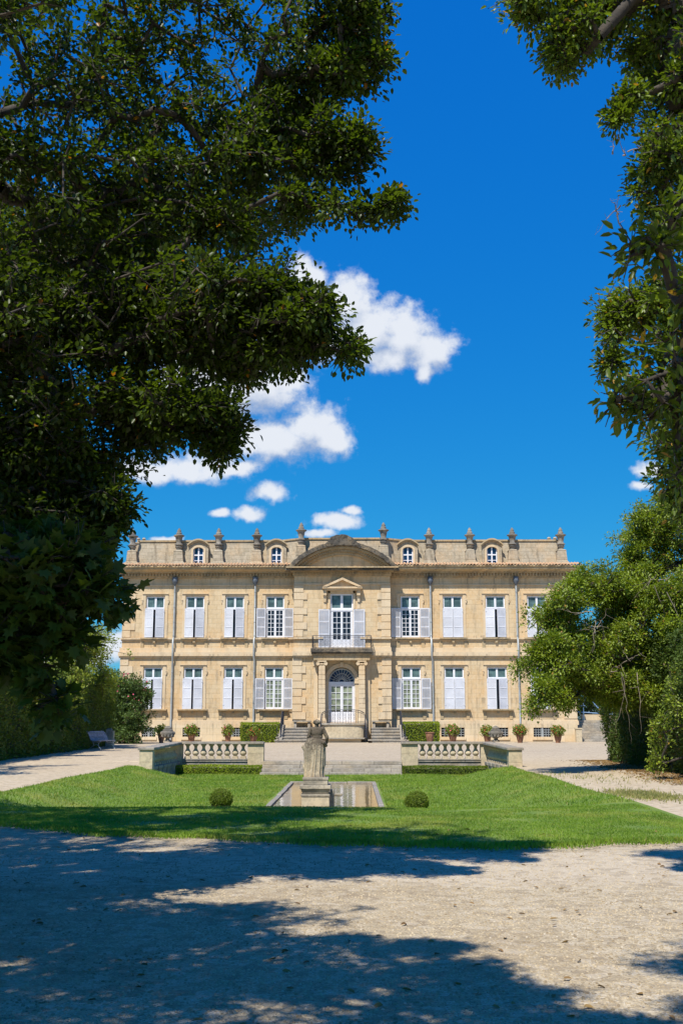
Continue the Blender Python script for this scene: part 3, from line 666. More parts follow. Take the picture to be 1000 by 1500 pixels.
# spandrels round the arch
n = 16
for sgn in (-1, 1):
    pts = [(dcx + sgn * dR * math.cos(a), dzs + dR * math.sin(a)) for a in [PI / 2 * i / n for i in range(n + 1)]]
    for i in range(n):
        (xa, za), (xb, zb) = pts[i], pts[i + 1]
        q = [(xa, za), (xa, dzs + dR + .001), (xb, dzs + dR + .001), (xb, zb)]
        w.prism(q if sgn < 0 else q[::-1], YR - .06, YR + .5)
w.build('middle_bay', M['stone'], CH)
# plinth with cellar openings
cel = [(207.7, 228), (267.5, 293), (327, 353), (646, 680), (712, 744), (781, 806.5)]
celw = [(fx(a, 1072, YL - .12), fx(b, 1072, YL - .12)) for a, b in cel]; ez0, ez1 = fz(1079.3, YL - .12), fz(1065.8, YL - .12)
w = MB(); pl0, pl1 = fx(174, 1060, YL - .12) - .05, fx(845.2, 1060, YL - .12)
w.wall(pl0, rll - .004, 0, zPl - .02, YL - .12, YL + .3, [(a, b, ez0, ez1) for a, b in celw[:3]])
w.build('plinth', M['stone_low'], CH); w = MB()
w.wall(rrl + .004, pl1, 0, zPl - .02, YL - .12, YL + .3, [(a, b, ez0, ez1) for a, b in celw[3:]])
w.build('plinth', M['stone_low'], CH)
for (a, b) in celw:
    g = MB().box(a - .002, b + .002, YL + .14, YL + .16, ez0, ez1).build('cellar_window', M['glass_dark'], CH)
    m = MB()
    for i in range(1, 7):
        xx = a + (b - a) * i / 7; m.box(xx - .022, xx + .022, YL - .04, YL, ez0, ez1)
    for i in range(1, 4):
        z_ = ez0 + (ez1 - ez0) * i / 4; m.box(a, b, YL - .06, YL - .041, z_ - .02, z_ + .02)
    mid = (a + b) / 2; m.box(mid - .05, mid + .05, YL - .10, YL - .065, ez0, ez1)
    m.build('grille', M['pipe'], g)
for (a, b) in celw: MB().box(a - .1, b + .1, YL - .20, YL - .123, ez0 - .22, ez0 - .02).build('cellar_sill', M['stone_low'], CH)
# bands
m = MB()
def band(py0, py1, pr, Y, xa, xb, dz=0): m.box(xa, xb, Y - pr, Y + .05, fz(py1, Y) + dz, fz(py0, Y) + dz)
for (xa, xb, sg) in ((xl, rl, 1), (rr, xr, -1)):
    lo_, hi_ = (xa - .13, xb - .003) if sg == 1 else (xa + .003, xb + .13)
    band(1055.8, 1061.8, .10, YL, *((xll - .1, rll - .003) if sg == 1 else (rrl + .003, xrl + .1)))
    band(1053.8, 1055.8, .05, YL, *((xll - .05, rll - .003) if sg == 1 else (rrl + .003, xrl + .05)))
    m.box(lo_ - .07 * (sg > 0), hi_ + .07 * (sg < 0), YW - .34, YW + .05, zC0, zC1)             # main string course
    m.box(lo_ - .02 * (sg > 0), hi_ + .02 * (sg < 0), YW - .22, YW - .002, zC0 - .14, zC0 - .002)
    m.box(lo_, hi_, YW - .16, YW - .003, zC1 + .002, W(949))                         # blocking above it
    m.box(lo_ + .03, hi_ - .03, YW - .17, YW - .004, W(936.6), W(934.4))           # sill band
    m.box(lo_ + .08, hi_ - .08, YW - .07, YW - .004, W(938.8), W(936.65))
    m.box(xa + (0 if sg > 0 else .003), xb - (.003 if sg > 0 else 0), YW - .07, YW - .002, W(857.8), W(856.2))
# middle bay bands
Y2 = YR
m.box(rl - .10, rr + .10, Y2 - .36, Y2 - .005, fz(960.6, Y2), fz(954.4, Y2)); m.box(rl - .06, rr + .06, Y2 - .24, Y2 - .07, fz(963.4, Y2), fz(960.7, Y2))
m.box(rl - .05, rr + .05, Y2 - .16, Y2 - .004, fz(954.2, Y2), fz(948.5, Y2))
for a, b in ((rl - .06, cwl - .55), (cwr + .55, rr + .06)): m.box(a, b, Y2 - .18, Y2 - .003, fz(936, Y2), fz(933.6, Y2))
m.box(rl - .02, rr + .02, Y2 - .09, Y2 - .003, fz(856.6, Y2), fz(854.6, Y2))
m.build('string_course', M['trim'], CH)
# quoins
def quoins(xe, sgn, py0, py1, Y, step, wa, wb, pr=.06, first=0):
    m = MB(); z1_, z0_ = fz(py0, Y), fz(py1, Y); n = round((z1_ - z0_) / step); st_ = (z1_ - z0_) / n
    for i in range(n):
        ww = (wa, wb)[(i + first) % 2]; a, b = (xe - .02, xe + ww) if sgn > 0 else (xe - ww, xe + .02)
        m.box(a, b, Y - pr, Y - .001, z1_ - (i + 1) * st_ + .022, z1_ - i * st_ - .022)
    m.build('quoins', M['trim'], CH)
U1 = 1 / F * 84.9
for Y, xa, xb, p0, p1 in ((YR, rl, rr, 857, 933), (YR - .06, rll, rrl, 964, 1054)):
    quoins(xa, 1, p0, p1, Y, .565, .70, 1.0, .075); quoins(xb, -1, p0, p1, Y, .565, .70, 1.0, .075)
quoins(xl, 1, 859, 934, YW, .565, .62, .98); quoins(xr, -1, 859, 934, YW, .565, .62, .98)
quoins(xll, 1, 964, 1053, YL, .565, .62, .98); quoins(xrl, -1, 964, 1053, YL, .565, .62, .98)
# shallow recessed panels, drip courses and aprons under the windows
# window surrounds
def surround(x0, x1, z0, z1, Y, px_out=5.0, apron=None):
    u = Y / F; o = px_out * u; s = MB(); pr = .055
    s.box(x0 - o, x0 - .045, Y - pr, Y - .001, z0, z1 + 3.2 * u); s.box(x1 + .045, x1 + o, Y - pr, Y - .001, z0, z1 + 3.2 * u)
    s.box(x0 - .044, x1 + .044, Y - pr, Y - .001, z1 + .05, z1 + 3.2 * u)
    s.box(x0 - o - .04, x1 + o + .04, Y - pr - .07, Y - .002, z1 + 3.25 * u, z1 + 4.1 * u)
    for sg in (-1, 1):      # ears with a hanging drop
        xe = x0 - o if sg < 0 else x1 + o; a, b = (xe - .06, xe - .002) if sg < 0 else (xe + .002, xe + .06)
        s.box(a, b, Y - .04, Y - .001, z1 - 6 * u, z1 + 3.2 * u)
        xc = (a + b) / 2 + sg * .01; s.frus(xc, Y - .05, z1 - 10.5 * u, z1 - 6.2 * u, .03, .03, .06, .055); s.box(xc - .065, xc + .065, Y - .12, Y - .003, z1 - 6.1 * u, z1 - 5.2 * u)
    return s
def shutter(parent, xh, width, z0, z1, ang, hinge_left, Y, lean=0):
    """one louvred leaf hinged at xh; ang 0 = shut, 180 = folded back on the wall"""
    s = MB(); h = z1 - z0; t = .035; fr_ = .065
    def bx(a, b, y0, y1, c, d): s.box(a, b, y0, y1, c, d)
    bx(0, fr_, 0, t, 0, h); bx(width - fr_, width, 0, t, 0, h)
    rails = [0, h * .335, h * .665, h - fr_]
    for r in rails: bx(fr_ + .001, width - fr_ - .001, 0.001, t - .001, r, r + fr_)
    for i in range(3):
        a, b = rails[i] + fr_ + .005, rails[i + 1] - .005; n_ = 9
        for j in range(n_):
            zc = a + (b - a) * (j + .5) / n_; d = (b - a) / n_ * .5
            s.add([(fr_, .006, zc - d), (width - fr_, .006, zc - d), (width - fr_, t - .006, zc + d * .8), (fr_, t - .006, zc + d * .8)], [(0, 1, 2, 3)])
            s.add([(fr_, .012, zc - d), (width - fr_, .012, zc - d), (width - fr_, t, zc + d * .8), (fr_, t, zc + d * .8)], [(3, 2, 1, 0)])
    for zc in (h * .12, h * .88): bx(-.02, .10, -.012, -.002, zc, zc + .05)
    a = math.radians(ang); out = []
    for (x_, y_, z_) in s.v:
        y_ = y_ - t / 2
        if hinge_left: X_, Yy = x_ * math.cos(a) + y_ * math.sin(a), -x_ * math.sin(a) + y_ * math.cos(a)
        else: X_, Yy = -(x_ * math.cos(a) + y_ * math.sin(a)), -x_ * math.sin(a) + y_ * math.cos(a)
        out.append((xh + X_, Y + Yy, z0 + z_))
    s.v = out; return s.build('shutter', M['shutter'], parent)
def window(x0, x1, z0, z1, zt, Y, state, wall_y, lightglass, mainglass, seed):
    f = MB(); e = .05; fw = .10; yf = Y + .10
    def bar(a, b, c, d, y0=yf, y1=yf + .07): f.box(a, b, y0, y1, c, d)
    bar(x0 - .01, x0 + fw, zt, z1 + .01); bar(x1 - fw, x1 + .01, zt, z1 + .01); bar(x0 + fw, x1 - fw, z1 - fw, z1 + .01, yf + .002)
    bar(x0 - .01, x1 + .01, zt - .10, zt - .002, yf - .03, yf + .08); bar((x0 + x1) / 2 - .075, (x0 + x1) / 2 + .075, zt, z1 - fw - .001, yf - .01, yf + .069)
    bar(x0 - .01, x0 + .055, z0, zt - .101); bar(x1 - .055, x1 + .01, z0, zt - .101)
    bar(x0 + fw, x1 - fw, zt + .001, zt + .07, yf + .003, yf + .068)
    wd = f.build('window', M['white'], CH)
    MB().box(x0 + .02, x1 - .02, yf + .05, yf + .06, zt, z1 - .02).build('transom_light', lightglass, wd)
    MB().box(x0 + .02, x1 - .02, yf + .05, yf + .06, z0, zt - .10).build('pane', mainglass, wd)
    mid = (x0 + x1) / 2; hw = (x1 - x0) / 2
    if state == 'open':
        g = MB(); a0, a1, b0, b1 = x0 + .057, x1 - .057, z0 + .01, zt - .103
        for (p, q) in ((a0, mid - .004), (mid + .004, a1)):
            y0_, y1_ = yf + .0, yf + .045
            g.box(p, p + .07, y0_, y1_, b0, b1); g.box(q - .075, q, y0_, y1_, b0, b1); g.box(p + .071, q - .076, y0_ + .002, y1_, b0, b0 + .12); g.box(p + .071, q - .076, y0_ + .002, y1_, b1 - .08, b1)
            c = (p + q) / 2; g.box(c - .018, c + .018, y0_ + .006, y1_, b0 + .121, b1 - .081)
            for k in range(1, 6): zz_ = b0 + .12 + (b1 - b0 - .2) * k / 6; g.box(p + .071, q - .076, y0_ + .012, y1_, zz_ - .018, zz_ + .018)
        g.build('casement', M['white'], wd)
    zs1 = zt - .03; zs0 = z0 - .0
    if state == 'open':
        shutter(wd, x0 - .02, hw, zs0, zs1, 174, True, wall_y - .07); shutter(wd, x1 + .02, hw, zs0, zs1, 174, False, wall_y - .07)
    elif state == 'closed':
        shutter(wd, x0 - .03, hw + .02, zs0, zs1, 1.5, True, wall_y - .045); shutter(wd, x1 + .03, hw + .02, zs0, zs1, 2, False, wall_y - .045)
    else:
        r = random.Random(seed); shutter(wd, x0 - .06, hw - .02, zs0, zs1, 6 + r.random() * 7, True, wall_y - .045); shutter(wd, x1 + .02, hw - .03, zs0, zs1, 9 + r.random() * 12, False, wall_y - .045)
    return wd
u = YW / F
for i in range(8):
    (a, b), (c, d) = upw[i], low[i]
    wd = window(a, b, uz0, uz1, uzt, YW, STATE[i], YW - .055, M['glass_teal'], M['glass_dark'], i)
    surround(a, b, uz0 - .02, uz1, YW).build('surround', M['trim'], wd)
    wd2 = window(c, d, lz0, lz1, lzt, YL, STATE[i], YL - .055, M['glass_teal'], M['glass_curtain'] if STATE[i] == 'open' else M['glass_dark'], i + 30)
    surround(c, d, lz0 - .02, lz1, YL).build('surround', M['trim'], wd2)
    # lower sill with apron panel, upper small bracket
    s = MB(); o = 8.3 * u
    s.box(c - o, d + o, YL - .33, YL - .003, fz(1040.6, YL), fz(1038.7, YL)); s.box(c - o + .1, d + o - .1, YL - .2, YL - .004, fz(1042, YL), fz(1040.65, YL))
    for xx in (c - 4.6 * u, d + 4.6 * u): s.box(xx - .12, xx + .12, YL - .08, YL - .002, fz(1053.7, YL), fz(1042.05, YL))
    s.box(c - 4.6 * u + .121, d + 4.6 * u - .121, YL - .045, YL - .002, fz(1053.7, YL), fz(1052.4, YL))
    s.box((c + d) / 2 - .09, (c + d) / 2 + .09, YL - .18, YL - .05, fz(1045, YL), fz(1042.05, YL))
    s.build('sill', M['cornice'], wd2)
    s = MB(); o = 6.2 * u; s.box(a - o, b + o, YW - .26, YW - .174, fz(936.2, YW), fz(934.2, YW)); s.box(a - o + .06, b + o - .06, YW - .19, YW - .075, fz(937.6, YW), fz(936.62, YW))
    for xx in (a - 4.2 * u, b + 4.2 * u): s.box(xx - .12, xx + .12, YW - .07, YW - .002, fz(948.8, YW), fz(938.9, YW))
    s.box((a + b) / 2 - .09, (a + b) / 2 + .09, YW - .18, YW - .005, fz(941.5, YW), fz(938.9, YW))
    s.build('sill', M['cornice'], wd)
# central balcony window with little pediment
def glazed_leaf(g, p, q, b0, b1, y0_, y1_, rows, panel=0.0, cols=2, st=.075):
    g.box(p, p + st, y0_, y1_, b0, b1); g.box(q - st, q, y0_, y1_, b0, b1)
    g.box(p + st + .001, q - st - .001, y0_ + .002, y1_, b1 - st, b1); g.box(p + st + .001, q - st - .001, y0_ + .002, y1_, b0, b0 + .1 + panel)
    if panel: g.box(p + st + .06, q - st - .06, y0_ - .012, y0_ + .0015, b0 + .13, b0 + panel - .03)
    c0, c1 = b0 + .1 + panel, b1 - st
    for k in range(1, cols): c = p + st + (q - p - 2 * st) * k / cols; g.box(c - .017, c + .017, y0_ + .006, y1_, c0, c1)
    for k in range(1, rows): z_ = c0 + (c1 - c0) * k / rows; g.box(p + st + .001, q - st - .001, y0_ + .012, y1_, z_ - .017, z_ + .017)
f = MB(); yf = YR + .12; ct = fz(892, YR)
f.box(cwl - .01, cwl + .11, yf, yf + .08, ct, cz1); f.box(cwr - .11, cwr + .01, yf, yf + .08, ct, cz1); f.box(cwl + .11, cwr - .11, yf + .002, yf + .08, cz1 - .12, cz1)
f.box((cwl + cwr) / 2 - .1, (cwl + cwr) / 2 + .1, yf - .01, yf + .08, ct, cz1 - .121); f.box(cwl - .01, cwr + .01, yf - .03, yf + .08, ct - .13, ct - .001)
f.box(cwl + .11, cwr - .11, yf + .003, yf + .08, ct, ct + .09)
f.box(cwl - .01, cwl + .12, yf, yf + .08, cz0, ct - .131); f.box(cwr - .12, cwr + .01, yf, yf + .08, cz0, ct - .131)
cw = f.build('window', M['white'], CH, label='tall central balcony window with open shutters')
MB().box(cwl + .02, cwr - .02, yf + .06, yf + .07, ct, cz1 - .02).build('transom_light', M['glass_teal'], cw)
MB().box(cwl + .02, cwr - .02, yf + .06, yf + .07, cz0, ct - .13).build('pane', M['glass_dark'], cw)
g = MB(); mid = (cwl + cwr) / 2; glazed_leaf(g, cwl + .13, mid - .004, cz0, ct - .135, yf + .005, yf + .055, 5, .55); glazed_leaf(g, mid + .004, cwr - .13, cz0, ct - .135, yf + .005, yf + .055, 5, .55)
g.build('casement', M['white'], cw)
sw = 16.6 * YR / F
shutter(cw, cwl - .03, sw, cz0 + .02, fz(892.8, YR), 176, True, YR - .06); shutter(cw, cwr + .03, sw, cz0 + .02, fz(892.8, YR), 176, False, YR - .06)
s = MB(); pm0, pm1 = fx(472, 860, YR - .5), fx(530.6, 860, YR - .5); pc_ = (pm0 + pm1) / 2; zb, zb2, za = fz(864, YR), fz(860.4, YR), fz(846.2, YR - .4)
s.box(pm0, pm1, YR - .55, YR - .001, zb + .06, zb2); s.box(pm0 + .12, pm1 - .12, YR - .40, YR - .001, zb - .08, zb + .058)
s.prism([(pm0 + .25, zb2 + .001), (pm1 - .25, zb2 + .001), (pc_, za - .12)], YR - .30, YR - .002)
for sg in (-1, 1):
    e0 = pm0 if sg < 0 else pm1; d_ = .19
    q = [(e0, zb2 + .001), (e0 - sg * .36, zb2 + .001), (pc_, za - d_), (pc_, za)]
    s.prism(q if sg < 0 else q[::-1], YR - .60, YR - .003)
    xx = cwl - .42 if sg < 0 else cwr + .42                      # consoles
    s.box(xx - .13, xx + .13, YR - .34, YR - .002, zb - .45, zb - .085); s.frus(xx, YR - .11, zb - .95, zb - .452, .09, .05, .12, .11); s.box(xx - .12, xx + .12, YR - .06, YR - .003, fz(892, YR), zb - .955)
s.box(cwl - .16, cwl - .012, YR - .07, YR - .003, fz(892, YR), zb - .085); s.box(cwr + .012, cwr + .16, YR - .07, YR - .003, fz(892, YR), zb - .085)
s.box(cwl - .16, cwr + .16, YR - .07, YR - .004, cz1 + .03, zb - .083)
s.build('window_pediment', M['trim'], cw)
# door
f = MB(); yf = YR + .22; tz = fz(998.5, YR)
f.box(dl - .01, dr + .01, yf - .03, yf + .10, tz - .25, tz); f.box(dl - .01, dl + .10, yf, yf + .1, dz0, tz - .251); f.box(dr - .10, dr + .01, yf, yf + .1, dz0, tz - .251)
dfr = f.build('door', M['white'], CH, label='white glazed double door under a fanlight')
MB().box(dl + .05, dr - .05, yf + .07, yf + .08, dz0 + .9, tz - .2).build('pane', M['glass_curtain'], dfr)
for sg in (-1, 1):
    g = MB(); p, q = (dl + .11, dcx - .004) if sg < 0 else (dcx + .004, dr - .11)
    glazed_leaf(g, p, q, dz0, tz - .255, yf + .01, yf + .06, 4, .72, 2, .10)
    lf = g.build('door_leaf', M['white'], dfr)
g = MB()
for i in range(24):
    a0, a1 = PI * i / 24, PI * (i + 1) / 24; R0, R1 = dR - .09, dR + .01
    g.prism([(dcx + R0 * math.cos(a0), tz + R0 * math.sin(a0)), (dcx + R1 * math.cos(a0), tz + R1 * math.sin(a0)), (dcx + R1 * math.cos(a1), tz + R1 * math.sin(a1)), (dcx + R0 * math.cos(a1), tz + R0 * math.sin(a1))], yf, yf + .07)
    if 0 < i < 24 and i % 2 == 0:
        c, s_ = math.cos(a0), math.sin(a0); g.tube([(dcx + .2 * c, yf + .03, tz + .2 * s_), (dcx + (dR - .05) * c, yf + .03, tz + (dR - .05) * s_)], .028, 4)
for R0 in (.2, dR * .62): g.tube([(dcx + R0 * math.cos(PI * i / 16), yf + .03, tz + R0 * math.sin(PI * i / 16)) for i in range(17)], .026, 4)
fl = g.build('fanlight', M['pipe'], dfr)
pts = [(dcx + (dR - .04) * math.cos(PI * i / 20), tz + (dR - .04) * math.sin(PI * i / 20)) for i in range(21)]
MB().prism(pts, yf + .075, yf + .085).build('pane', M['glass_blue'], fl)
# archivolt and imposts
s = MB()
for i in range(24):
    a0, a1 = PI * i / 24, PI * (i + 1) / 24
    for (R0, R1, pr) in ((dR + .005, dR + .17, .06), (dR + .171, dR + .30, .11)):
        s.prism([(dcx + R0 * math.cos(a0), dzs + R0 * math.sin(a0)), (dcx + R1 * math.cos(a0), dzs + R1 * math.sin(a0)), (dcx + R1 * math.cos(a1), dzs + R1 * math.sin(a1)), (dcx + R0 * math.cos(a1), dzs + R0 * math.sin(a1))], YR - .06 - pr, YR - .061)
for sg in (-1, 1):
    a, b = (dl - .30, dl - .005) if sg < 0 else (dr + .005, dr + .30); s.box(a, b, YR - .13, YR - .062, dz0 - .1, dzs - .22); s.box(a - .04, b + .02, YR - .20, YR - .061, dzs - .218, dzs - .02)
s.box(dcx - .12, dcx + .12, YR - .3, YR - .18, dzs + dR + .01, dzs + dR + .36)
s.build('door_surround', M['trim'], CH)
# portico: banded columns with ionic capitals under the balcony slab
YC = YR - .62
for px0, px1 in ((466.2, 476.4), (524.8, 534.8)):
    a, b = fx(px0, 1010, YC), fx(px1, 1010, YC); cx = (a + b) / 2; r = (b - a) / 2; z0_, z1_ = fz(1058, YC), fz(974.5, YC)
    s = MB(); nb = 11
    for k in range(nb):
        zz0, zz1 = z0_ + .35 + (z1_ - z0_ - .35) * k / nb, z0_ + .35 + (z1_ - z0_ - .35) * (k + 1) / nb
        rr_ = r * (1 - .10 * k / nb)
        s.box(cx - rr_ * .98, cx + rr_ * .98, YC - rr_ * .98, YC + rr_ * .98, zz0, zz1 - .035); s.box(cx - rr_ * .9, cx + rr_ * .9, YC - rr_ * .9, YC + rr_ * .9, zz1 - .034, zz1 - .001)
    s.frus(cx, YC, z0_ + .12, z0_ + .34, r * 1.25, r * 1.25, r * 1.05, r * 1.05); s.box(cx - r * 1.35, cx + r * 1.35, YC - r * 1.35, YC + r * 1.35, 0, z0_ + .118)
    col_ = s.build('column', M['trim'], CH, smooth=True)
    s = MB(); s.lathe([(r * .92, 0), (r * 1.1, .06), (r * 1.1, .10), (r * .95, .14)], cx, YC, z1_, 16); s.box(cx - r * 1.3, cx + r * 1.3, YC - r * 1.2, YC + r * 1.2, z1_ + .24, z1_ + .34)
    for sg in (-1, 1):
        s.add(*[(lambda c_: (c_.v, c_.f))(MB().lathe([(.13, 0), (.14, .02), (.14, 2 * r - .02), (.13, 2 * r)], 0, 0, 0, 12))][0]) if False else None
        pts = [(cx + sg * r * 1.12 + .14 * math.cos(t), z1_ + .12 + .14 * math.sin(t)) for t in [2 * PI * k / 12 for k in range(12)]]
        s.prism(pts, YC - r * 1.1, YC + r * 1.1)
    s.build('capital', M['trim'], col_)
    xp = fx(462.5, 1010, YR) if px0 < 500 else fx(538.5, 1010, YR)
    MB().box(xp - .16, xp + .16, YR - .24, YR - .062, 0, fz(976, YR)).box(xp - .22, xp + .22, YR - .29, YR - .061, fz(976, YR) + .002, fz(968, YR)).build('pilaster', M['trim'], CH)
s = MB(); bl, brr = fx(455, 953, YR - 1.1), fx(545.8, 953, YR - 1.1); zb1, zb0 = fz(949.6, YR - 1.1), fz(955.5, YR - 1.1)
s.box(fx(459, 965, YR - .9), fx(541.5, 965, YR - .9), YR - .92, YR - .062, fz(968, YR), fz(960.5, YR)); s.box(bl + .12, brr - .12, YR - 1.0, YR - .375, fz(960.4, YR), zb0 - .002)
s.build('portico_entablature', M['cornice'], CH)
s = MB(); s.box(bl, brr, YR - 1.18, YR - .365, zb0, zb1); s.box(bl + .06, brr - .06, YR - 1.10, YR - .37, zb0 - .1, zb0 - .003)
bal = s.build('balcony', M['black'], CH, bevel=.02)
def iron_panel(s, p0, p1, z0, z1, bars, scroll=True, r=.012):
    """railing panel between two plan points with bars, two rails and scrolls"""
    p0 = Vector(p0); p1 = Vector(p1); d = p1 - p0; L = d.length
    def Pt(t, z): return (p0.x + d.x * t, p0.y + d.y * t, z)
    s.tube([Pt(0, z1), Pt(1, z1)], r * 1.9, 5); s.tube([Pt(0, z0 + .06), Pt(1, z0 + .06)], r * 1.2, 4); s.tube([Pt(0, z1 - .12), Pt(1, z1 - .12)], r, 4)
    for i in range(bars + 1): s.tube([Pt(i / bars, z0), Pt(i / bars, z1)], r if 0 < i < bars else r * 1.8, 4)
    if scroll:
        for i in range(bars):
            c = (i + .5) / bars; R_ = .38 / bars
            for (zc, q) in ((z0 + (z1 - z0) * .30, 1), (z0 + (z1 - z0) * .62, -1)):
                s.tube([Pt(c + R_ * (1 - k / 14) * math.cos(q * k * .75), zc + R_ * L * (1 - k / 14) * math.sin(q * k * .75) * 1.3) for k in range(12)], r * .75, 3)
s = MB(); zr = fz(931, YR - 1.1); yb = YR - 1.10
iron_panel(s, (bl + .12, yb), (brr - .12, yb), zb1, zr, 14); iron_panel(s, (bl + .12, yb), (bl + .12, YR - .1), zb1, zr, 3); iron_panel(s, (brr - .12, yb), (brr - .12, YR - .1), zb1, zr, 3)
s.build('balcony_railing', M['iron'], bal)
# eaves cornices with dentils
def cornice(xa, xb, Y, pyd0, pyd1, py_f0, py_f1, ov, side):
    s = MB(); z1_, zd1, zd0, zf1, zf0 = fz(py_f1, Y), fz(pyd0, Y), fz(pyd1, Y), fz(py_f0, Y), fz(py_f1, Y)
    ea = .0; 
    def stepx(k): return (xa - (ov * k if 'l' in side else 0), xb + (ov * k if 'r' in side else 0))
    a, b = stepx(.12); s.box(a, b, Y - .12, Y + .3, zd0 - .12, zd0 - .002)
    a, b = stepx(.2); s.box(a, b, Y - .16, Y + .3, zd0, zd1)
    a, b = stepx(.42); s.box(a, b, Y - .42, Y + .3, zd1 + .002, zd1 + .10)
    a, b = stepx(.72); s.prismx([(Y + .3, zd1 + .102), (Y - .50, zd1 + .102), (Y - .80, zd1 + .24), (Y + .3, zd1 + .24)], a, b)
    a, b = stepx(.86); s.box(a, b, Y - .86, Y + .3, zd1 + .242, zf1 - .10)
    a, b = stepx(.98); s.box(a, b, Y - .96, Y + .3, zf1 - .098, zf1)
    o = s.build('cornice', M['cornice'], CH)
    s = MB(); p = .235; a, b = stepx(.2); n_ = int((b - a) / p)
    for i in range(n_):
        xx = a + (b - a) * (i + .5) / n_; s.box(xx - .065, xx + .065, Y - .30, Y - .161, zd0 + .02, zd1 - .01)
    s.build('dentils', M['cornice'], o); return o
OV = .95
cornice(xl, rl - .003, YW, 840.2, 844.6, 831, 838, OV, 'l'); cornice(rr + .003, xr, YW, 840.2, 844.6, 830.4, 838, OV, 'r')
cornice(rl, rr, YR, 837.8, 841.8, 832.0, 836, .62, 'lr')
# tile row along the eaves
zt0 = W(831) + .0
for (a, b) in ((xl - OV, rl - .1), (rr + .1, xr + OV)):
    s = MB(); n_ = int((b - a) / .24)
    for i in range(n_):
        xx = a + (b - a) * (i + .5) / n_; jz = random.uniform(-.012, .018); jy = random.uniform(-.04, .03)
        for row in range(3):
            y0_, y1_, zA, zB = YW - 1.02 + jy + row * .42, YW - .52 + jy + row * .42, zt0 + jz + row * .10, zt0 + .14 + jz + row * .10
            vs = []; 
            for (yy, zq, rr_) in ((y0_, zA, .125), (y1_, zB, .10)):
                for k in range(6): t = PI * k / 5; vs.append((xx + rr_ * math.cos(t), yy, zq + rr_ * math.sin(t)))
            for (yy, zq, rr_) in ((y0_, zA, .10), (y1_, zB, .08)):
                for k in range(6): t = PI * k / 5; vs.append((xx + rr_ * math.cos(t), yy, zq + rr_ * math.sin(t)))
            s.add(vs, [(k, k + 1, k + 7, k + 6) for k in range(5)] + [(k + 12, k + 18, k + 19, k + 13) for k in range(5)] + [(k, k + 12, k + 13, k + 1) for k in range(5)])
        if random.random() < .3: s.box(xx - .12, xx + .12, YW - .9, YW - .7, zt0 + .1, zt0 + .19)
    s.box(a, b, YW - .94, YW + .6, zt0 + .004, zt0 + .05)
    s.build('eaves_tiles', M['tile'], CH)
# attic: leaning parapet wall with coping
ya = YW + .45; za0, za1 = zt0 + .03, fz(793.6, YW + .9); zcp = fz(792.3, YW + .9)
al, ar = fx(196, 810, ya), fx(824, 810, ya); c1x, c2x = fx(411, 800, ya), fx(594, 800, ya); d1x, d2x = fx(441, 800, YR + .6), fx(561.5, 800, YR + .6)
yb_ = YR + .6; top2 = fz(790.0, YR + .9)
plan = [(al, YW + 13), (al, ya), (c1x, ya), (d1x, yb_), (d2x, yb_), (c2x, ya), (ar, ya), (ar, YW + 13)]
s = MB(); lean = .38
tp = [(al + lean, YW + 13), (al + lean, ya + lean), (c1x, ya + lean), (d1x, yb_ + lean), (d2x, yb_ + lean), (c2x, ya + lean), (ar - lean, ya + lean), (ar - lean, YW + 13)]
for i in range(7):
    (x0_, y0_), (x1_, y1_), (x2_, y2_), (x3_, y3_) = plan[i], plan[i + 1], tp[i + 1], tp[i]
    za_, zb_ = (za1 if i not in (2, 3) else za1), za1
    t0 = top2 if i in (3, 4) else za1; t1 = top2 if i in (2, 3) else za1
    s.add([(x0_, y0_, za0), (x1_, y1_, za0), (x2_, y2_, t1), (x3_, y3_, t0)], [(0, 1, 2, 3)])
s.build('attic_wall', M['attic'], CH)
s = MB()
for i in range(7):
    a, b = Vector(tp[i]), Vector(tp[i + 1]); t0 = top2 if i in (3, 4) else za1; t1 = top2 if i in (2, 3) else za1
    nrm = Vector((b.y - a.y, -(b.x - a.x))).normalized(); o1, o2 = nrm * .10, nrm * -.4
    def q(p, o, z_): return (p.x + o.x, p.y + o.y, z_)
    s.add([q(a, o1, t0), q(b, o1, t1), q(b, o2, t1), q(a, o2, t0), q(a, o1, t0 + .13), q(b, o1, t1 + .13), q(b, o2, t1 + .13), q(a, o2, t0 + .13)],
          [(0, 3, 2, 1), (4, 5, 6, 7), (0, 1, 5, 4), (1, 2, 6, 5), (2, 3, 7, 6), (3, 0, 4, 7)])
s.build('attic_coping', M['cornice'], CH)
s = MB(); s.box(al + .4, ar - .4, ya + .45, YW + 14, za0 - .5, za1 - .35)
s.add([(al + .4, ya + .5, za1 - .34), (ar - .4, ya + .5, za1 - .34), (ar - .4, YW + 14, za1 - .34), (al + .4, YW + 14, za1 - .34), (al + 4, YW + 7, za1 + .0), (ar - 4, YW + 7, za1 + .0)], [(0, 1, 5, 4), (1, 2, 5), (2, 3, 4, 5), (3, 0, 4)])
s.build('roof', M['tile'], CH)
for px_, w_ in ((206, .45), (809, .5)):
    s = MB(); xx = fx(px_, 790, YW + 5); zz_ = za1 - .2
    s.box(xx - w_, xx + w_, YW + 5, YW + 5.7, zz_ - .5, zz_ + .75); s.box(xx - w_ - .08, xx + w_ + .08, YW + 4.92, YW + 5.78, zz_ + .752, zz_ + .85)
    for k in (-1, 1): s.lathe([(.14, 0), (.12, .25), (.17, .3), (.1, .42)], xx + k * w_ * .5, YW + 5.35, zz_ + .852, 10)
    s.build('chimney', M['attic'], CH)
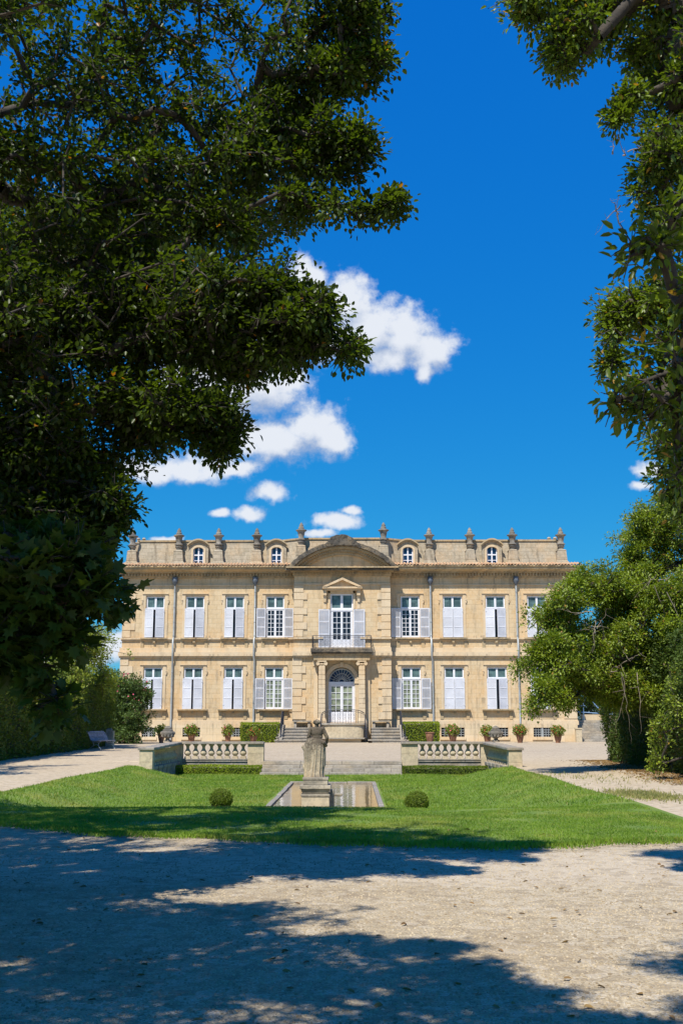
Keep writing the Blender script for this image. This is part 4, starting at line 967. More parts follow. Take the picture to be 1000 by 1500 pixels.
# urns on tapering pedestals
def roof_urn(px, ptop, Y, pbase, pw=1.0):
    xx = fx(px, 795, Y); k = Y / F; zt = fz(ptop, Y); zb = fz(pbase, Y); h = (zt - zb); s = MB()
    ph = h * .40
    s.frus(xx, Y + .12, zb, zb + ph * .18, .56 * pw, .5, .50 * pw, .42); s.frus(xx, Y + .1, zb + ph * .18 + .001, zb + ph * .30, .44 * pw, .40, .40 * pw, .36)
    s.frus(xx, Y + .08, zb + ph * .30 + .001, zb + ph * .92, .40 * pw, .36, .34 * pw, .32); s.frus(xx, Y + .08, zb + ph * .92 + .001, zb + ph, .38 * pw, .34, .24, .24)
    pd = s.build('pedestal', M['attic'], CH)
    H_ = h - ph; s = MB(); z_ = zb + ph
    prof = [(.20, 0), (.22, .03), (.19, .07), (.26, .11), (.29, .16), (.22, .20), (.34, .235), (.34, .26), (.22, .31), (.20, .36), (.235, .44), (.28, .56), (.30, .60), (.42, .635), (.43, .665), (.30, .70), (.20, .72), (.22, .76), (.20, .80), (.14, .83), (.16, .87), (.13, .92), (.07, .96), (.06, .99), (.0, 1.0)]
    s.lathe([(max(.002, r * 1.0), z1__ * H_) for r, z1__ in prof], xx, Y + .08, z_ + .001, 20)
    s.build('urn', M['urnst'], pd, smooth=True)
for px in (194.4, 262, 320.2, 376.2, 628.3, 687.8, 750.0, 821.0): roof_urn(px, 773.0 if px > 200 else 774, YW + .3, 827.5)
for px in (441, 561.5): roof_urn(px, 765.2, YR + .35, 821)
# dormers
for px in (290.2, 404.6, 597.2, 720.6):
    k = YW / F; xx = fx(px, 810, YW); y0_ = YW + .22; hw = 14.6 * k; ow = 7.7 * k; zb, zo1, zs_, ztp = zt0 + .12, W(804.8), W(797), W(788.2)
    s = MB(); s.box(xx - hw, xx - ow, y0_, ya + 1.2, zb, zs_); s.box(xx + ow, xx + hw, y0_, ya + 1.2, zb, zs_)
    n_ = 12; arc = [(xx - ow + 2 * ow * i / n_, zo1 + .2 * math.sin(PI * i / n_) ** .6) for i in range(n_ + 1)]
    for i in range(n_):
        (xa_, za_), (xb_, zb_) = arc[i], arc[i + 1]; s.prism([(xa_, za_), (xb_, zb_), (xb_, zs_), (xa_, zs_)], y0_, ya + 1.2)
    arc = [(xx - hw * 1.0 + 2 * hw * i / 16, zs_ + .001 + (ztp - zs_ - .16) * math.sin(PI * i / 16) ** .8) for i in range(17)]
    s.prism(arc, y0_ + .002, ya + 1.2)
    dm = s.build('dormer', M['attic'], CH)
    s = MB()
    for (e_, y_, t_) in ((1.13, y0_ - .22, .12), (1.06, y0_ - .12, .22)):
        o_ = [(xx - hw * e_ + 2 * hw * e_ * i / 16, zs_ - .02 + (ztp - zs_) * math.sin(PI * i / 16) ** .8 + .0) for i in range(17)]
        for i in range(16):
            (xa_, za_), (xb_, zb_) = o_[i], o_[i + 1]; s.prism([(xa_, za_ - t_), (xb_, zb_ - t_), (xb_, zb_), (xa_, za_)], y_, y0_ + (.0 if e_ > 1.1 else .001))
    s.build('dormer_hood', M['cornice'], dm)
    s = MB(); o2 = ow + .16
    s.box(xx - o2, xx - ow - .002, y0_ - .06, y0_ - .001, zb, zo1 + .02); s.box(xx + ow + .002, xx + o2, y0_ - .06, y0_ - .001, zb, zo1 + .02)
    ain = [(xx - ow * 1.0 + 2 * ow * i / 12, zo1 + .02 + .2 * math.sin(PI * i / 12) ** .6) for i in range(13)]; aout = [(xx - o2 + 2 * o2 * i / 12, zo1 + .03 + .36 * math.sin(PI * i / 12) ** .6) for i in range(13)]
    for i in range(12): s.prism([ain[i], ain[i + 1], aout[i + 1], aout[i]], y0_ - .06, y0_ - .002)
    s.build('dormer_surround', M['trim'], dm)
    s = MB(); yf = y0_ + .12; a, b = xx - ow, xx + ow
    s.box(a, a + .08, yf, yf + .06, zb, zo1 + .1); s.box(b - .08, b, yf, yf + .06, zb, zo1 + .1); s.box(xx - .05, xx + .05, yf - .01, yf + .06, zb, zo1 + .26); s.box(a + .08, b - .08, yf + .002, yf + .06, zb, zb + .1)
    for f_ in (.36, .70): z_ = zb + (zo1 - zb) * f_; s.box(a + .081, b - .081, yf + .003, yf + .06, z_ - (.025 if f_ < .5 else .05), z_ + (.025 if f_ < .5 else .05))
    wn = s.build('window', M['white'], dm); MB().box(a, b, yf + .05, yf + .055, zb, zo1 + .27).build('pane', M['glass_blue'], wn)
# curved central pediment with blackened coping
s = MB(); Yp = YR - .62; kx = Yp / F
pl_, pr_ = fx(418.8, 832, Yp), fx(584, 832, Yp); pcx = (pl_ + pr_) / 2; hc = (pr_ - pl_) / 2; zbase = fz(833.4, Yp); sag = fz(793.5, Yp) - zbase; R = (hc * hc + sag * sag) / (2 * sag); zc_ = zbase + sag - R; th = math.asin(hc / R)
def arcband(s, R0, R1, y0, y1, t=th, n=40):
    for i in range(n):
        a0, a1 = -t + 2 * t * i / n, -t + 2 * t * (i + 1) / n
        P_ = lambda r_, a_: (pcx + r_ * math.sin(a_), max(zbase + .002, zc_ + r_ * math.cos(a_)))
        s.prism([P_(R0, a0), P_(R0, a1), P_(R1, a1), P_(R1, a0)], y0, y1)
arcband(s, R - .36, R, Yp - .25, Yp + 1.6)
hump = [(fx(x_, 800, Yp), fz(y_, Yp)) for x_, y_ in ((477, 798), (481, 792.5), (485, 787.5), (491, 784.6), (500, 783.4), (509, 784.8), (515, 788), (519, 792), (524, 796), (525, 800), (500, 799), (478, 800.5))]
s.prism(hump[::-1], Yp - .32, Yp + 1.55)
co = s.build('pediment_coping', M['black'], CH)
bv = co.modifiers.new('sub', 'REMESH'); bv.mode = 'VOXEL'; bv.voxel_size = .07; tx = bpy.data.textures.new('weathering', 'CLOUDS'); tx.noise_scale = .35; dmm = co.modifiers.new('weathering', 'DISPLACE'); dmm.texture = tx; dmm.strength = .16
s = MB(); arcband(s, R - .52, R - .362, Yp + .02, Yp + 1.5, th * .985); arcband(s, R - .95, R - .75, Yp + .42, Yp + 1.5, th * .93)
s.build('pediment_moulding', M['cornice'], CH)
s = MB(); nd = 46
for i in range(nd):
    a_ = -th * .93 + 2 * th * .93 * (i + .5) / nd
    P_ = lambda r_, d_: (pcx + r_ * math.sin(a_) + d_ * math.cos(a_), zc_ + r_ * math.cos(a_) - d_ * math.sin(a_))
    if P_(R - .74, 0)[1] > zbase + .12: s.prism([P_(R - .74, -.07), P_(R - .74, .07), P_(R - .53, .07), P_(R - .53, -.07)], Yp + .22, Yp + .60)
s.build('pediment_dentils', M['cornice'], CH)
s = MB(); n_ = 30; tt = th * .95; pts = [(pcx + (R - .50) * math.sin(-tt + 2 * tt * i / n_), max(zbase + .003, zc_ + (R - .50) * math.cos(-tt + 2 * tt * i / n_))) for i in range(n_ + 1)]
s.prism(pts[::-1], Yp + .60, Yp + 1.45); s.build('tympanum', M['stone'], CH)
s = MB(); s.box(pl_ - .05, pr_ + .05, Yp - .22, Yp + .7, zbase - .10, zbase); s.build('pediment_ledge', M['black'], CH)
# gutters' down pipes
for (a, b, c) in ((257.0, 254.4, 251.0), (374.2, 371.9, 371.5), (629.6, 631.2, 634.2), (754.8, 757.4, 760.8)):
    s = MB(); x0_, x1_, x2_ = fx(a, 862, YW), fx(b, 950, YW), fx(c, 1050, YL)
    x1_ = x0_ + (x1_ - x0_) * .5 + (x2_ - x0_) * .1; r = .072
    s.tube([(x0_, YW - .2, W(850)), (x0_, YW - .2, W(934)), (x1_, YW - .42, W(938)), (x1_, YW - .46, W(962)), (x2_, YL - .18, fz(968, YL)), (x2_, YL - .18, zPl + .2), (x2_ + .02, YL - .28, zPl - .08), (x2_ + .02, YL - .28, .05)], r, 10)
    for py in (868, 890, 912, 932, 985, 1005, 1030): s.lathe([(r + .018, 0), (r + .018, .06)], x0_ if py < 940 else x2_, (YW if py < 940 else YL) - (.2 if py < 940 else .18), fz(py, YW), 10)
    dp = s.build('downpipe', M['pipe'], CH, smooth=True)
    s = MB(); s.lathe([(.07, -.35), (.12, -.25), (.20, -.1), (.24, .12), (.20, .18), (.22, .3), (.10, .34)], x0_, YW - .24, W(851.5), 10); s.build('hopper', M['lead'], dp, smooth=True)

# ------------------------------------------------------------------ perron
PE = thing('perron', (fx(500, 1080, 82.5), 82.5, 0), 'stone double flight of entrance steps with central landing and wrought iron rails', 'steps')
zl = fz(1058.8, YR) ; ycf = 82.6; zmid = fz(1066, 83)
s = MB(); cl_, cr_ = fx(470, 1070, ycf), fx(534.5, 1070, ycf); cxx = (cl_ + cr_) / 2
def bow(hw, yf, yb, n=12, dep=.5): return [(cxx - hw, yb)] + [(cxx - hw * math.cos(PI * i / n), yf + dep * (1 - math.sin(PI * i / n) ** .6)) for i in range(n + 1)] + [(cxx + hw, yb)]
hw = (cr_ - cl_) / 2
s.prismz(bow(hw - .08, ycf + .08, YR - .05), .34, zl - .16); s.build('landing_wall', M['pier'], PE)
s = MB(); s.prismz(bow(hw + .03, ycf, YR - .02), zl - .158, zl - .02); s.prismz(bow(hw + .02, ycf - .35, ycf + 1.5, dep=.3), .24, .338); s.build('landing', M['step'], PE, bevel=.015)
s = MB(); s.box(cl_ + .3, cr_ - .3, ycf - .1, ycf + .6, 0, .238); s.build('landing_foot', M['stone_low'], PE)
for (xo0, xi, sg) in ((401.5, 456.5, -1), (598.5, 543.5, 1)):
    s = MB(); n_ = 5; xin = fx(xi, 1075, 82.4)
    for i in range(n_):
        y0_ = 80.9 + i * .38; zz1 = zmid * (i + 1) / n_; xo = fx(xo0 + (1.6 * i if sg < 0 else -1.6 * i) * 1.5 * (1 if i else .4) * 1, 1080, y0_); e_ = -sg * 0
        a, b = (xo, xin) if sg < 0 else (xin, xo)
        ex = (.25 if i == 0 else 0)
        s.box(a - (0 if sg < 0 else ex), b + (ex if sg < 0 else 0), y0_, YR - .3, zz1 - .07, zz1); s.box(a + .04, b - .04, y0_ + .05, YR - .31, 0 if i == 0 else zmid * i / n_ + .002, zz1 - .072)
    s.build('steps', M['step'], PE, bevel=.012)
    # string wall and side block
    s = MB(); xs_ = fx(xo0 + (13.5 if sg < 0 else -13.5), 1070, 82); a, b = (xs_ - .28, xs_ - .02) if sg < 0 else (xs_ + .02, xs_ + .28)
    s.prismx([(81.0, 0), (81.0, .34), (82.7, zmid + .22), (YR - .1, zmid + .22), (YR - .1, 0)], a, b); s.build('string_wall', M['step'], PE, bevel=.015)
    # stone bench against the wall
    s = MB(); a, b = sorted((fx(500 + sg * 70.5, 1058, YR - .5), fx(500 + sg * 44.5, 1058, YR - .5))); s.box(a, b, YR - .75, YR - .15, zmid + .42, zmid + .52)
    s.box(a + .05, a + .25, YR - .65, YR - .2, zmid, zmid + .418); s.box(b - .25, b - .05, YR - .65, YR - .2, zmid, zmid + .418); s.build('stone_bench', M['step'], PE, bevel=.01)
    # iron rail of the flight
    s = MB(); xr_ = xs_ + sg * .15
    top = [(xr_, 81.05, .34), (xr_, 82.7, zmid + .22), (xr_, YR - .35, zmid + .22)]
    for (p, q) in ((0, 1), (1, 2)):
        P_, Q_ = Vector(top[p]), Vector(top[q]); nb = 7 if p == 0 else 5
        s.tube([P_ + Vector((0, 0, .98)), Q_ + Vector((0, 0, .98))], .026, 6); s.tube([P_ + Vector((0, 0, .12)), Q_ + Vector((0, 0, .12))], .016, 4); s.tube([P_ + Vector((0, 0, .80)), Q_ + Vector((0, 0, .80))], .014, 4)
        for i in range(nb + 1): v_ = P_ + (Q_ - P_) * (i / nb); s.tube([v_, v_ + Vector((0, 0, .98))], .017 if 0 < i < nb else .03, 4)
    s.tube([(xr_ + sg * .0, 81.05, 1.32), (xr_ + sg * .12, 80.9, 1.30), (xr_ + sg * .22, 80.8, 1.12), (xr_ + sg * .2, 80.8, .3)], .024, 6)
    # front returning panel beside the wall
    q0 = (xr_, YR - .35); q1 = (xr_ - sg * .6, YR - .35)
    s.build('flight_railing', M['iron'], PE)
s = MB(); zr0, zr1 = zl - .02, zl + .95; n_ = 22
pts = bow(hw - .06, ycf + .1, ycf + .9)[1:-1]
P3 = [Vector((x_, y_, zr1 - .30 * abs((x_ - cxx) / hw) ** 6)) for x_, y_ in pts]
s.tube(P3, .026, 6); s.tube([p - Vector((0, 0, p.z - zr0 - .08)) for p in P3], .016, 4); s.tube([p - Vector((0, 0, .14)) for p in P3], .014, 4)
for i in range(len(pts) - 1):
    a, b = P3[i], P3[i + 1]; m_ = max(1, int((b - a).length / .14))
    for k in range(m_):
        v_ = a + (b - a) * (k / m_); s.tube([(v_.x, v_.y, zr0), v_], .013, 4)
        if (b - a).length > .3 and k % 2 == 0:
            c_ = v_ + (b - a) * (.5 / m_); s.tube([(c_.x + .06 * math.cos(t * .8), c_.y, zr0 + .35 + .1 * math.sin(t * .8)) for t in range(9)], .010, 3); s.tube([(c_.x + .06 * math.cos(t * .8), c_.y, zr0 + .6 + .1 * math.sin(t * .8)) for t in range(9)], .010, 3)
for sg in (-1, 1):
    e = P3[0] if sg < 0 else P3[-1]; y2_ = 82.95
    a = Vector((cxx + sg * (hw - .02), e.y, zl + .65)); b = Vector((cxx + sg * (hw + .10), ycf - .25, .9)); c_ = Vector((cxx + sg * (hw + .12), ycf - .3, .3))
    s.tube([a, a + (b - a) * .5 + Vector((0, 0, .12)), b, c_], .03, 6)
    for k in range(5): v_ = a + (b - a) * ((k + .5) / 5); s.tube([(v_.x, v_.y, .3), (v_.x, v_.y, v_.z + .06)], .014, 4)
s.build('landing_railing', M['iron'], PE)

# ------------------------------------------------------------------ terrace: steps, balustrades
TS = thing('terrace_steps', (fx(484, 1120, WALLY), WALLY, -.5), 'wide weathered stone steps going down from the gravel court to the lawn', 'steps')
ztl = 0.0; s = MB(); nst = 4
for i in range(nst):
    y0_ = 43.55 + i * .36; z1_ = -.50 + .5 * (i + 1) / nst + .0; a, b = fx(380.5 + i * 1.8, 1120, y0_), fx(588.6 - i * .2, 1120, y0_)
    x_ = a; 
    while x_ < b - .05:
        w_ = min(random.uniform(1.0, 1.7), b - x_); 
        if b - x_ - w_ < .4: w_ = b - x_
        s.box(x_ + .004, x_ + w_ - .004, y0_ + random.uniform(-.012, .012), y0_ + .40 if i < nst - 1 else 45.3, z1_ - .125, z1_ + random.uniform(-.006, .006) + (.012 if i == nst - 1 else 0)); x_ += w_
    s.box(a + .03, b - .03, y0_ + .05, 45.2, -.62, z1_ - .127)
s.build('steps', M['step'], TS, bevel=.014)
BPROF = [(.105, 0), (.105, .045), (.075, .06), (.07, .075), (.135, .15), (.142, .20), (.12, .26), (.07, .36), (.055, .42), (.075, .44), (.06, .46), (.085, .50), (.10, .52), (.10, .56)]
BH = .50
bal_me = None
def baluster(parent, x, y, z):
    global bal_me
    if bal_me is None:
        s = MB(); s.lathe([(r * .95, zq / .56 * BH) for r, zq in BPROF], 0, 0, 0, 16); s.box(-.115, .115, -.115, .115, -.05, .035); s.box(-.10, .10, -.10, .10, BH - .03, BH + .01)
        o = s.build('baluster', M['pier'], None, smooth=True); bal_me = o
    else: o = bal_me.copy(); COL.objects.link(o)
    o.parent = parent; o.location = Vector((x, y, z)) - parent.location; return o
def block_run(s, xa, xb, ya, yb, za, zb, n, ax='x'):
    for i in range(n):
        if ax == 'x': s.box(xa + (xb - xa) * i / n + .004, xa + (xb - xa) * (i + 1) / n - .004, ya, yb, za, zb)
        else: s.box(xa, xb, ya + (yb - ya) * i / n + .004, ya + (yb - ya) * (i + 1) / n - .004, za, zb)
def balustrade(sg, label):
    yb_, yf_ = 44.95, 39.6
    if sg < 0: xo, xi = fx(258.5, 1100, yb_), fx(387, 1100, yb_); pin = fx(363.5, 1100, yb_); pout = fx(268, 1100, yb_); xf = fx(216.5, 1100, yf_)
    else: xo, xi = fx(715, 1100, yb_), fx(587, 1100, yb_); pin = fx(611.5, 1100, yb_); pout = fx(703, 1100, yb_); xf = fx(752.5, 1100, yf_)
    t = thing('balustrade', (xo, yb_, 0), label, 'balustrade', 'stone balustrades flanking the terrace steps')
    zc0, zc1 = .66, .76; zp = .10
    s = MB(); a, b = sorted((xo - sg * -.12, xi + sg * .0)); s.box(min(xo + sg * .25, xi), max(xo + sg * .25, xi), yb_ - .27, yb_ + .27, zc0, zc1)
    # return coping, running down towards the lawn
    sx, ex = xo, xf; n_ = 6
    for i in range(n_):
        f0, f1 = i / n_, (i + 1) / n_; y0_, y1_ = yb_ - .275 - (yb_ - .28 - yf_) * f0, yb_ - .275 - (yb_ - .28 - yf_) * f1
        xa_, xb_ = sx + (ex - sx) * f0, sx + (ex - sx) * f1; zc = zc1 - .09 * f1 + random.uniform(-.004, .004)
        s.add([(xa_ - .26, y0_ - .003, zc - .1), (xa_ + .26, y0_ - .003, zc - .1), (xb_ + .26, y1_ + .003, zc - .1), (xb_ - .26, y1_ + .003, zc - .1), (xa_ - .26, y0_ - .003, zc), (xa_ + .26, y0_ - .003, zc), (xb_ + .26, y1_ + .003, zc), (xb_ - .26, y1_ + .003, zc)],
              [(0, 1, 2, 3), (7, 6, 5, 4), (0, 4, 5, 1), (1, 5, 6, 2), (2, 6, 7, 3), (3, 7, 4, 0)])
    s.box(xf - .29, xf + .29, yf_ - .35, yf_ + .02, .575, .672)
    s.build('coping', M['cope'], t, bevel=.022)
    for (p, q) in ((pin, xi), (xo + sg * .22, pout)):
        s = MB(); a, b = sorted((p, q)); s.box(a, b, yb_ - .2, yb_ + .2, -.6, .28); s.box(a, b, yb_ - .198, yb_ + .198, .283, zc0 - .002); s.build('pier', M['pier'], t, bevel=.012)
    s = MB()
    s.box(xf - .235, xf + .235, yf_ - .30, yf_ + .1, -.6, .16); s.box(xf - .233, xf + .233, yf_ - .298, yf_ + .098, .164, .573)
    s.build('pier', M['pier'], t, bevel=.012)
    s = MB(); a, b = sorted((pin, pout)); block_run(s, a + .002, b - .002, yb_ - .20, yb_ + .2, -.02, zp - .05, 4); s.box(a + .001, b - .001, yb_ - .16, yb_ + .16, -.62, -.022); s.box(a + .001, b - .001, yb_ - .22, yb_ + .22, zp - .048, zp)
    for i in range(6):
        f0, f1 = i / 6, (i + 1) / 6; y0_, y1_ = yf_ + .12 + (yb_ - .25 - yf_ - .12) * f0, yf_ + .12 + (yb_ - .25 - yf_ - .12) * f1; xm = xf + (xo - xf) * (f0 + f1) / 2
        s.box(xm - .19, xm + .19, y0_ + .003, y1_ - .003, -.62, -.12); s.box(xm - .22, xm + .22, y0_ + .003, y1_ - .003, -.118, .0)
    s.build('plinth', M['cope'], t, bevel=.012)
    for i in range(8): baluster(t, pin + (pout - pin) * (i + .62) / 8.24, yb_, zp + .05)
    for i in range(11): f_ = (i + .6) / 11.2; baluster(t, xf + (xo - xf) * f_, yf_ + .2 + (yb_ - .35 - yf_ - .2) * f_, .05)
    return t, xo, yb_, zc1
BL = balustrade(-1, 'stone balustrade left of the terrace steps, in front of the left flower pots')
BR = balustrade(1, 'stone balustrade right of the terrace steps, in front of the bare terracotta pot')
def stone_urn(px, b, label):
    x = fx(px, 1078, 44.7); t = thing('garden_urn', (x, 44.75, b[3]), label, 'stone urn', 'carved stone urns on the balustrade corners')
    s = MB(); s.lathe([(.14, 0), (.14, .06), (.08, .09), (.075, .13)], x, 44.75, b[3] + .001, 14); s.build('foot', M['urnst'], t, smooth=True)
    s = MB(); s.lathe([(.09, 0), (.15, .04), (.235, .12), (.26, .19), (.25, .25), (.20, .29), (.215, .31), (.17, .35)], x, 44.75, b[3] + .132, 20)
    for k in range(10):
        a = 2 * PI * k / 10; s.lathe([(.02, 0), (.05, .02), (.055, .10), (.035, .17), (.01, .19)], x + .205 * math.cos(a), 44.75 + .205 * math.sin(a), b[3] + .17 + .02 * (k % 2), 7)
    o = s.build('bowl', M['urnst'], t, smooth=True)
    s = MB(); s.lathe([(.10, 0), (.15, .03), (.12, .09), (.05, .13), (.01, .14)], x, 44.75, b[3] + .484, 12); 
    for sg in (-1, 1): s.lathe([(.02, 0), (.06, .05), (.05, .12), (.01, .15)], x + sg * .24, 44.75, b[3] + .26, 8)
    s.build('carved_top', M['urnst'], t, smooth=True)
stone_urn(245.5, BL, 'dark carved stone urn on the corner of the left balustrade')
stone_urn(726, BR, 'grey carved stone urn on the corner of the right balustrade')

# ------------------------------------------------------------------ potted plants along the court
def potted(px, pyb, Y, w, h, label, flower, n, plant=True, tint='leaf_pot', potw=None):
    k = Y / F; x = fx(px, pyb, Y); t = thing('potted_plant' if plant else 'terracotta_pot', (x, Y, 0), label, 'potted plant' if plant else 'pot', 'terracotta pots set out in the court')
    r = (potw or w * .27) * k; ph = h * (.52 if plant else 1.0) * k
    s = MB(); s.lathe([(r * .62, 0), (r * .66, .03), (r * .60, .06), (r * .78, ph * .3), (r * .95, ph * .65), (r * 1.02, ph * .86), (r * .98, ph * .88), (r * 1.12, ph * .9), (r * 1.14, ph * .97), (r * 1.02, ph), (r * .92, ph), (r * .9, ph * .9), (.01, ph * .88)], x, Y, .0, 20)
    s.build('pot', M['terracotta'], t, smooth=True)
    if plant:
        R_ = w * .5 * k; rz_ = (h * k - ph) * .62; c = np.array([x, Y, ph + rz_ * .7])
        q = rvec(n) * (RNG.random((n, 1)) ** .35); P = c + q * np.array([R_, R_, rz_ * 1.15]) * (1 + .16 * np.sin(q[:, :1] * 9 + q[:, 2:] * 7)); P[:, 2] = np.maximum(P[:, 2], ph * .55)
        L = .05 + .07 * RNG.random(n); leaves('foliage', P, rvec(n) + q * .8, rvec(n) * .6 + q + np.array([0, 0, .4]), L, L * .9, M[tint], t)
        kk = 50; q2 = rvec(kk); P2 = c + q2 * np.array([R_, R_, rz_ * 1.1]) * .95; s = MB()
        for i in range(14): s.tube([(x, Y, ph * .8), tuple(P2[i])], .012, 4)
        s.build('stems', M['bark'], t)
        if flower: 
            L = np.full(kk, .075); leaves('flowers', P2 + np.array([0, 0, .02]), rvec(kk), q2, L, L * .9, M[flower], t)
    return t
potted(236.3, 1085, 81.2, 18, 24, 'potted green plant nearest the left end of the terrace, beside the dark stone urn', None, 1100, tint='leaf_pot')
potted(280.4, 1085, 81.2, 20, 24, 'broad clay pot of green plants behind the left balustrade, second pot from the left', 'pink', 1300)
potted(333.8, 1085, 81.2, 17, 24, 'tall loose green plant in a clay pot, just left of the boxed hedge', 'pink', 1000)
potted(371.3, 1085, 80.5, 20, 21, 'reddish potted plant standing in front of the left clipped hedge', 'red', 1200, tint='leaf_pot')
potted(629.3, 1086.5, 80.3, 13, 15.5, 'bare brown terracotta pot without a plant in front of the right clipped hedge', None, 0, plant=False, potw=6.0)
potted(663.0, 1086.5, 81.2, 21, 24, 'spreading green plant in a clay pot below the first cellar window right of the hedge', 'pink', 1300)
potted(713.5, 1087, 81.2, 20, 23, 'yellowing potted plant just left of the grey stone urn', 'red', 1200)
potted(761.3, 1087, 81.2, 20, 24, 'potted geranium with scattered red flowers below the right downpipe', 'red', 1300)
potted(816.8, 1087.5, 81.2, 20, 23, 'potted geranium thick with red flowers, the last pot towards the right tree', 'red', 1300)
for nm, lab in (('a', 1),): pass

# ------------------------------------------------------------------ hedges, shrubs
box_hedge('clipped_hedge', 'square clipped bright green hedge left of the entrance steps', 'hedge', fx(352.5, 1080, 82), fx(407.5, 1080, 82), 82, 84.2, 0, 1.40, 9000, .075, M['leaf_box'], .04, .10, 'clipped box hedges beside the entrance steps')
box_hedge('clipped_hedge', 'square clipped bright green hedge right of the entrance steps', 'hedge', fx(591, 1080, 82), fx(643, 1080, 82), 82, 84.2, 0, 1.45, 9000, .075, M['leaf_box'], .04, .10, 'clipped box hedges beside the entrance steps')
box_hedge('low_hedge', 'long low clipped hedge at the foot of the left balustrade', 'hedge', fx(253, 1120, 44.2), fx(383, 1120, 44.2), 43.85, 44.55, -.52, -.14, 11000, .04, M['leaf_box'], .03, .06, 'low hedges under the balustrades')
box_hedge('low_hedge', 'long low clipped hedge at the foot of the right balustrade', 'hedge', fx(590, 1124, 44.2), fx(716, 1124, 44.2), 43.85, 44.55, -.52, -.17, 11000, .04, M['leaf_boxdark'], .03, .06, 'low hedges under the balustrades')
def ball(px, Y, rpx, label, pot):
    k = Y / F; R_ = rpx * k; x = fx(px, 1168, Y); z = -.5 + R_ * .80 + (.06 if pot else 0); t = thing('topiary_ball', (x, Y, -.5), label, 'round bush', 'clipped ball shrubs on the lawn')
    s = MB(); s.lathe([(.01, -R_ * .7), (R_ * .6, -R_ * .55), (R_ * .84, -R_ * .05), (R_ * .68, R_ * .5), (R_ * .3, R_ * .75), (.01, R_ * .8)], x, Y, z, 16); s.build('inner_twigs', M['core'], t)
    n = 7000; q = rvec(n); q = q[q[:, 2] > -.85]; n = len(q); P = np.array([x, Y, z]) + q * R_ * np.array([1, 1, .86]) * (1 + .03 * np.sin(q[:, :1] * 11) * np.cos(q[:, 2:] * 9) - .14 * RNG.random((n, 1)) ** 1.4)
    P += (RNG.random((n, 1)) < .02) * q * .05
    L = .016 + .018 * RNG.random(n); leaves('foliage', P, q * .7 + rvec(n) * .8, q + rvec(n) * .7, L, L * .6, M['leaf_boxdark'], t)
    if pot: s = MB(); s.lathe([(R_ * .72, 0), (R_ * .78, .07), (R_ * .82, .075), (R_ * .82, .10), (R_ * .7, .10)], x, Y, -.47, 20); s.build('pot_rim', M['terracotta'], t, smooth=True)
ball(324, 26.9, 16.2, 'round clipped shrub in a sunken clay rim, left of the statue', True)
ball(610, 26.7, 16.8, 'round clipped shrub right of the pool, without a clay rim', False)

def strip_hedge(name, label, path, width, h0, h1, n, leaf, mat, rough=.18, group=None, bulge=0.0, z0=0.0):
    """hedge following a plan polyline with a lumpy face; path is the face towards the lawn"""
    A, B = np.array(path[0], float), np.array(path[1], float); d = (B - A); L = np.linalg.norm(d); d /= L; nrm = np.array([d[1], -d[0]])
    if nrm[0] * (0 - A[0]) < 0: nrm = -nrm
    t = thing(name, (float((A[0] + B[0]) / 2), float((A[1] + B[1]) / 2), z0), label, 'hedge', group)
    s = MB(); i_ = .35; a1 = A - nrm * i_ + d * i_; b1 = B - nrm * i_ - d * i_; a2 = A - nrm * width + d * i_; b2 = B - nrm * width - d * i_
    hA, hB = h0 - .5, h1 - .5
    s.add([(a1[0], a1[1], z0), (b1[0], b1[1], z0), (b2[0], b2[1], z0), (a2[0], a2[1], z0), (a1[0], a1[1], hA), (b1[0], b1[1], hB), (b2[0], b2[1], hB), (a2[0], a2[1], hA)],
          [(0, 3, 2, 1), (4, 5, 6, 7), (0, 1, 5, 4), (1, 2, 6, 5), (2, 3, 7, 6), (3, 0, 4, 7)]); s.build('inner_twigs', M['core'], t)
    def f(n):
        hm = (h0 + h1) / 2; ar = np.array([L * hm, L * width * .5, width * hm, width * hm]); side = RNG.choice(4, n, p=ar / ar.sum()); u_ = RNG.random(n); v_ = RNG.random(n)
        h = h0 + (h1 - h0) * u_; P = np.zeros((n, 3)); N = np.zeros((n, 3))
        m = side == 0; P[m, :2] = A + d * (u_[m] * L)[:, None]; P[m, 2] = v_[m] * h[m]; N[m] = (nrm[0], nrm[1], 0)
        m = side == 1; P[m, :2] = A + d * (u_[m] * L)[:, None] - nrm * (v_[m] * width)[:, None]; P[m, 2] = h[m]; N[m] = (0, 0, 1)
        m = side == 2; P[m, :2] = A - nrm * (u_[m] * width)[:, None]; P[m, 2] = v_[m] * h0; N[m] = (-d[0], -d[1], 0)
        m = side == 3; P[m, :2] = B - nrm * (u_[m] * width)[:, None]; P[m, 2] = v_[m] * h1; N[m] = (d[0], d[1], 0)
        hz = np.clip(P[:, 2] / hm, 0, 1); P[:, :2] += nrm * (bulge * np.sin(hz * PI))[:, None]
        off = wob(P, 1.3, 2) * rough + wob(P, 3.7, 5) * rough * .6 + wob(P, 8.3, 7) * rough * .3 - RNG.random(n) ** 1.3 * .28
        P += N * off[:, None]; P[:, 2] = np.abs(P[:, 2]) + z0 + .02; return P, N
    hedge_mesh(t, f, n, leaf, mat); return t
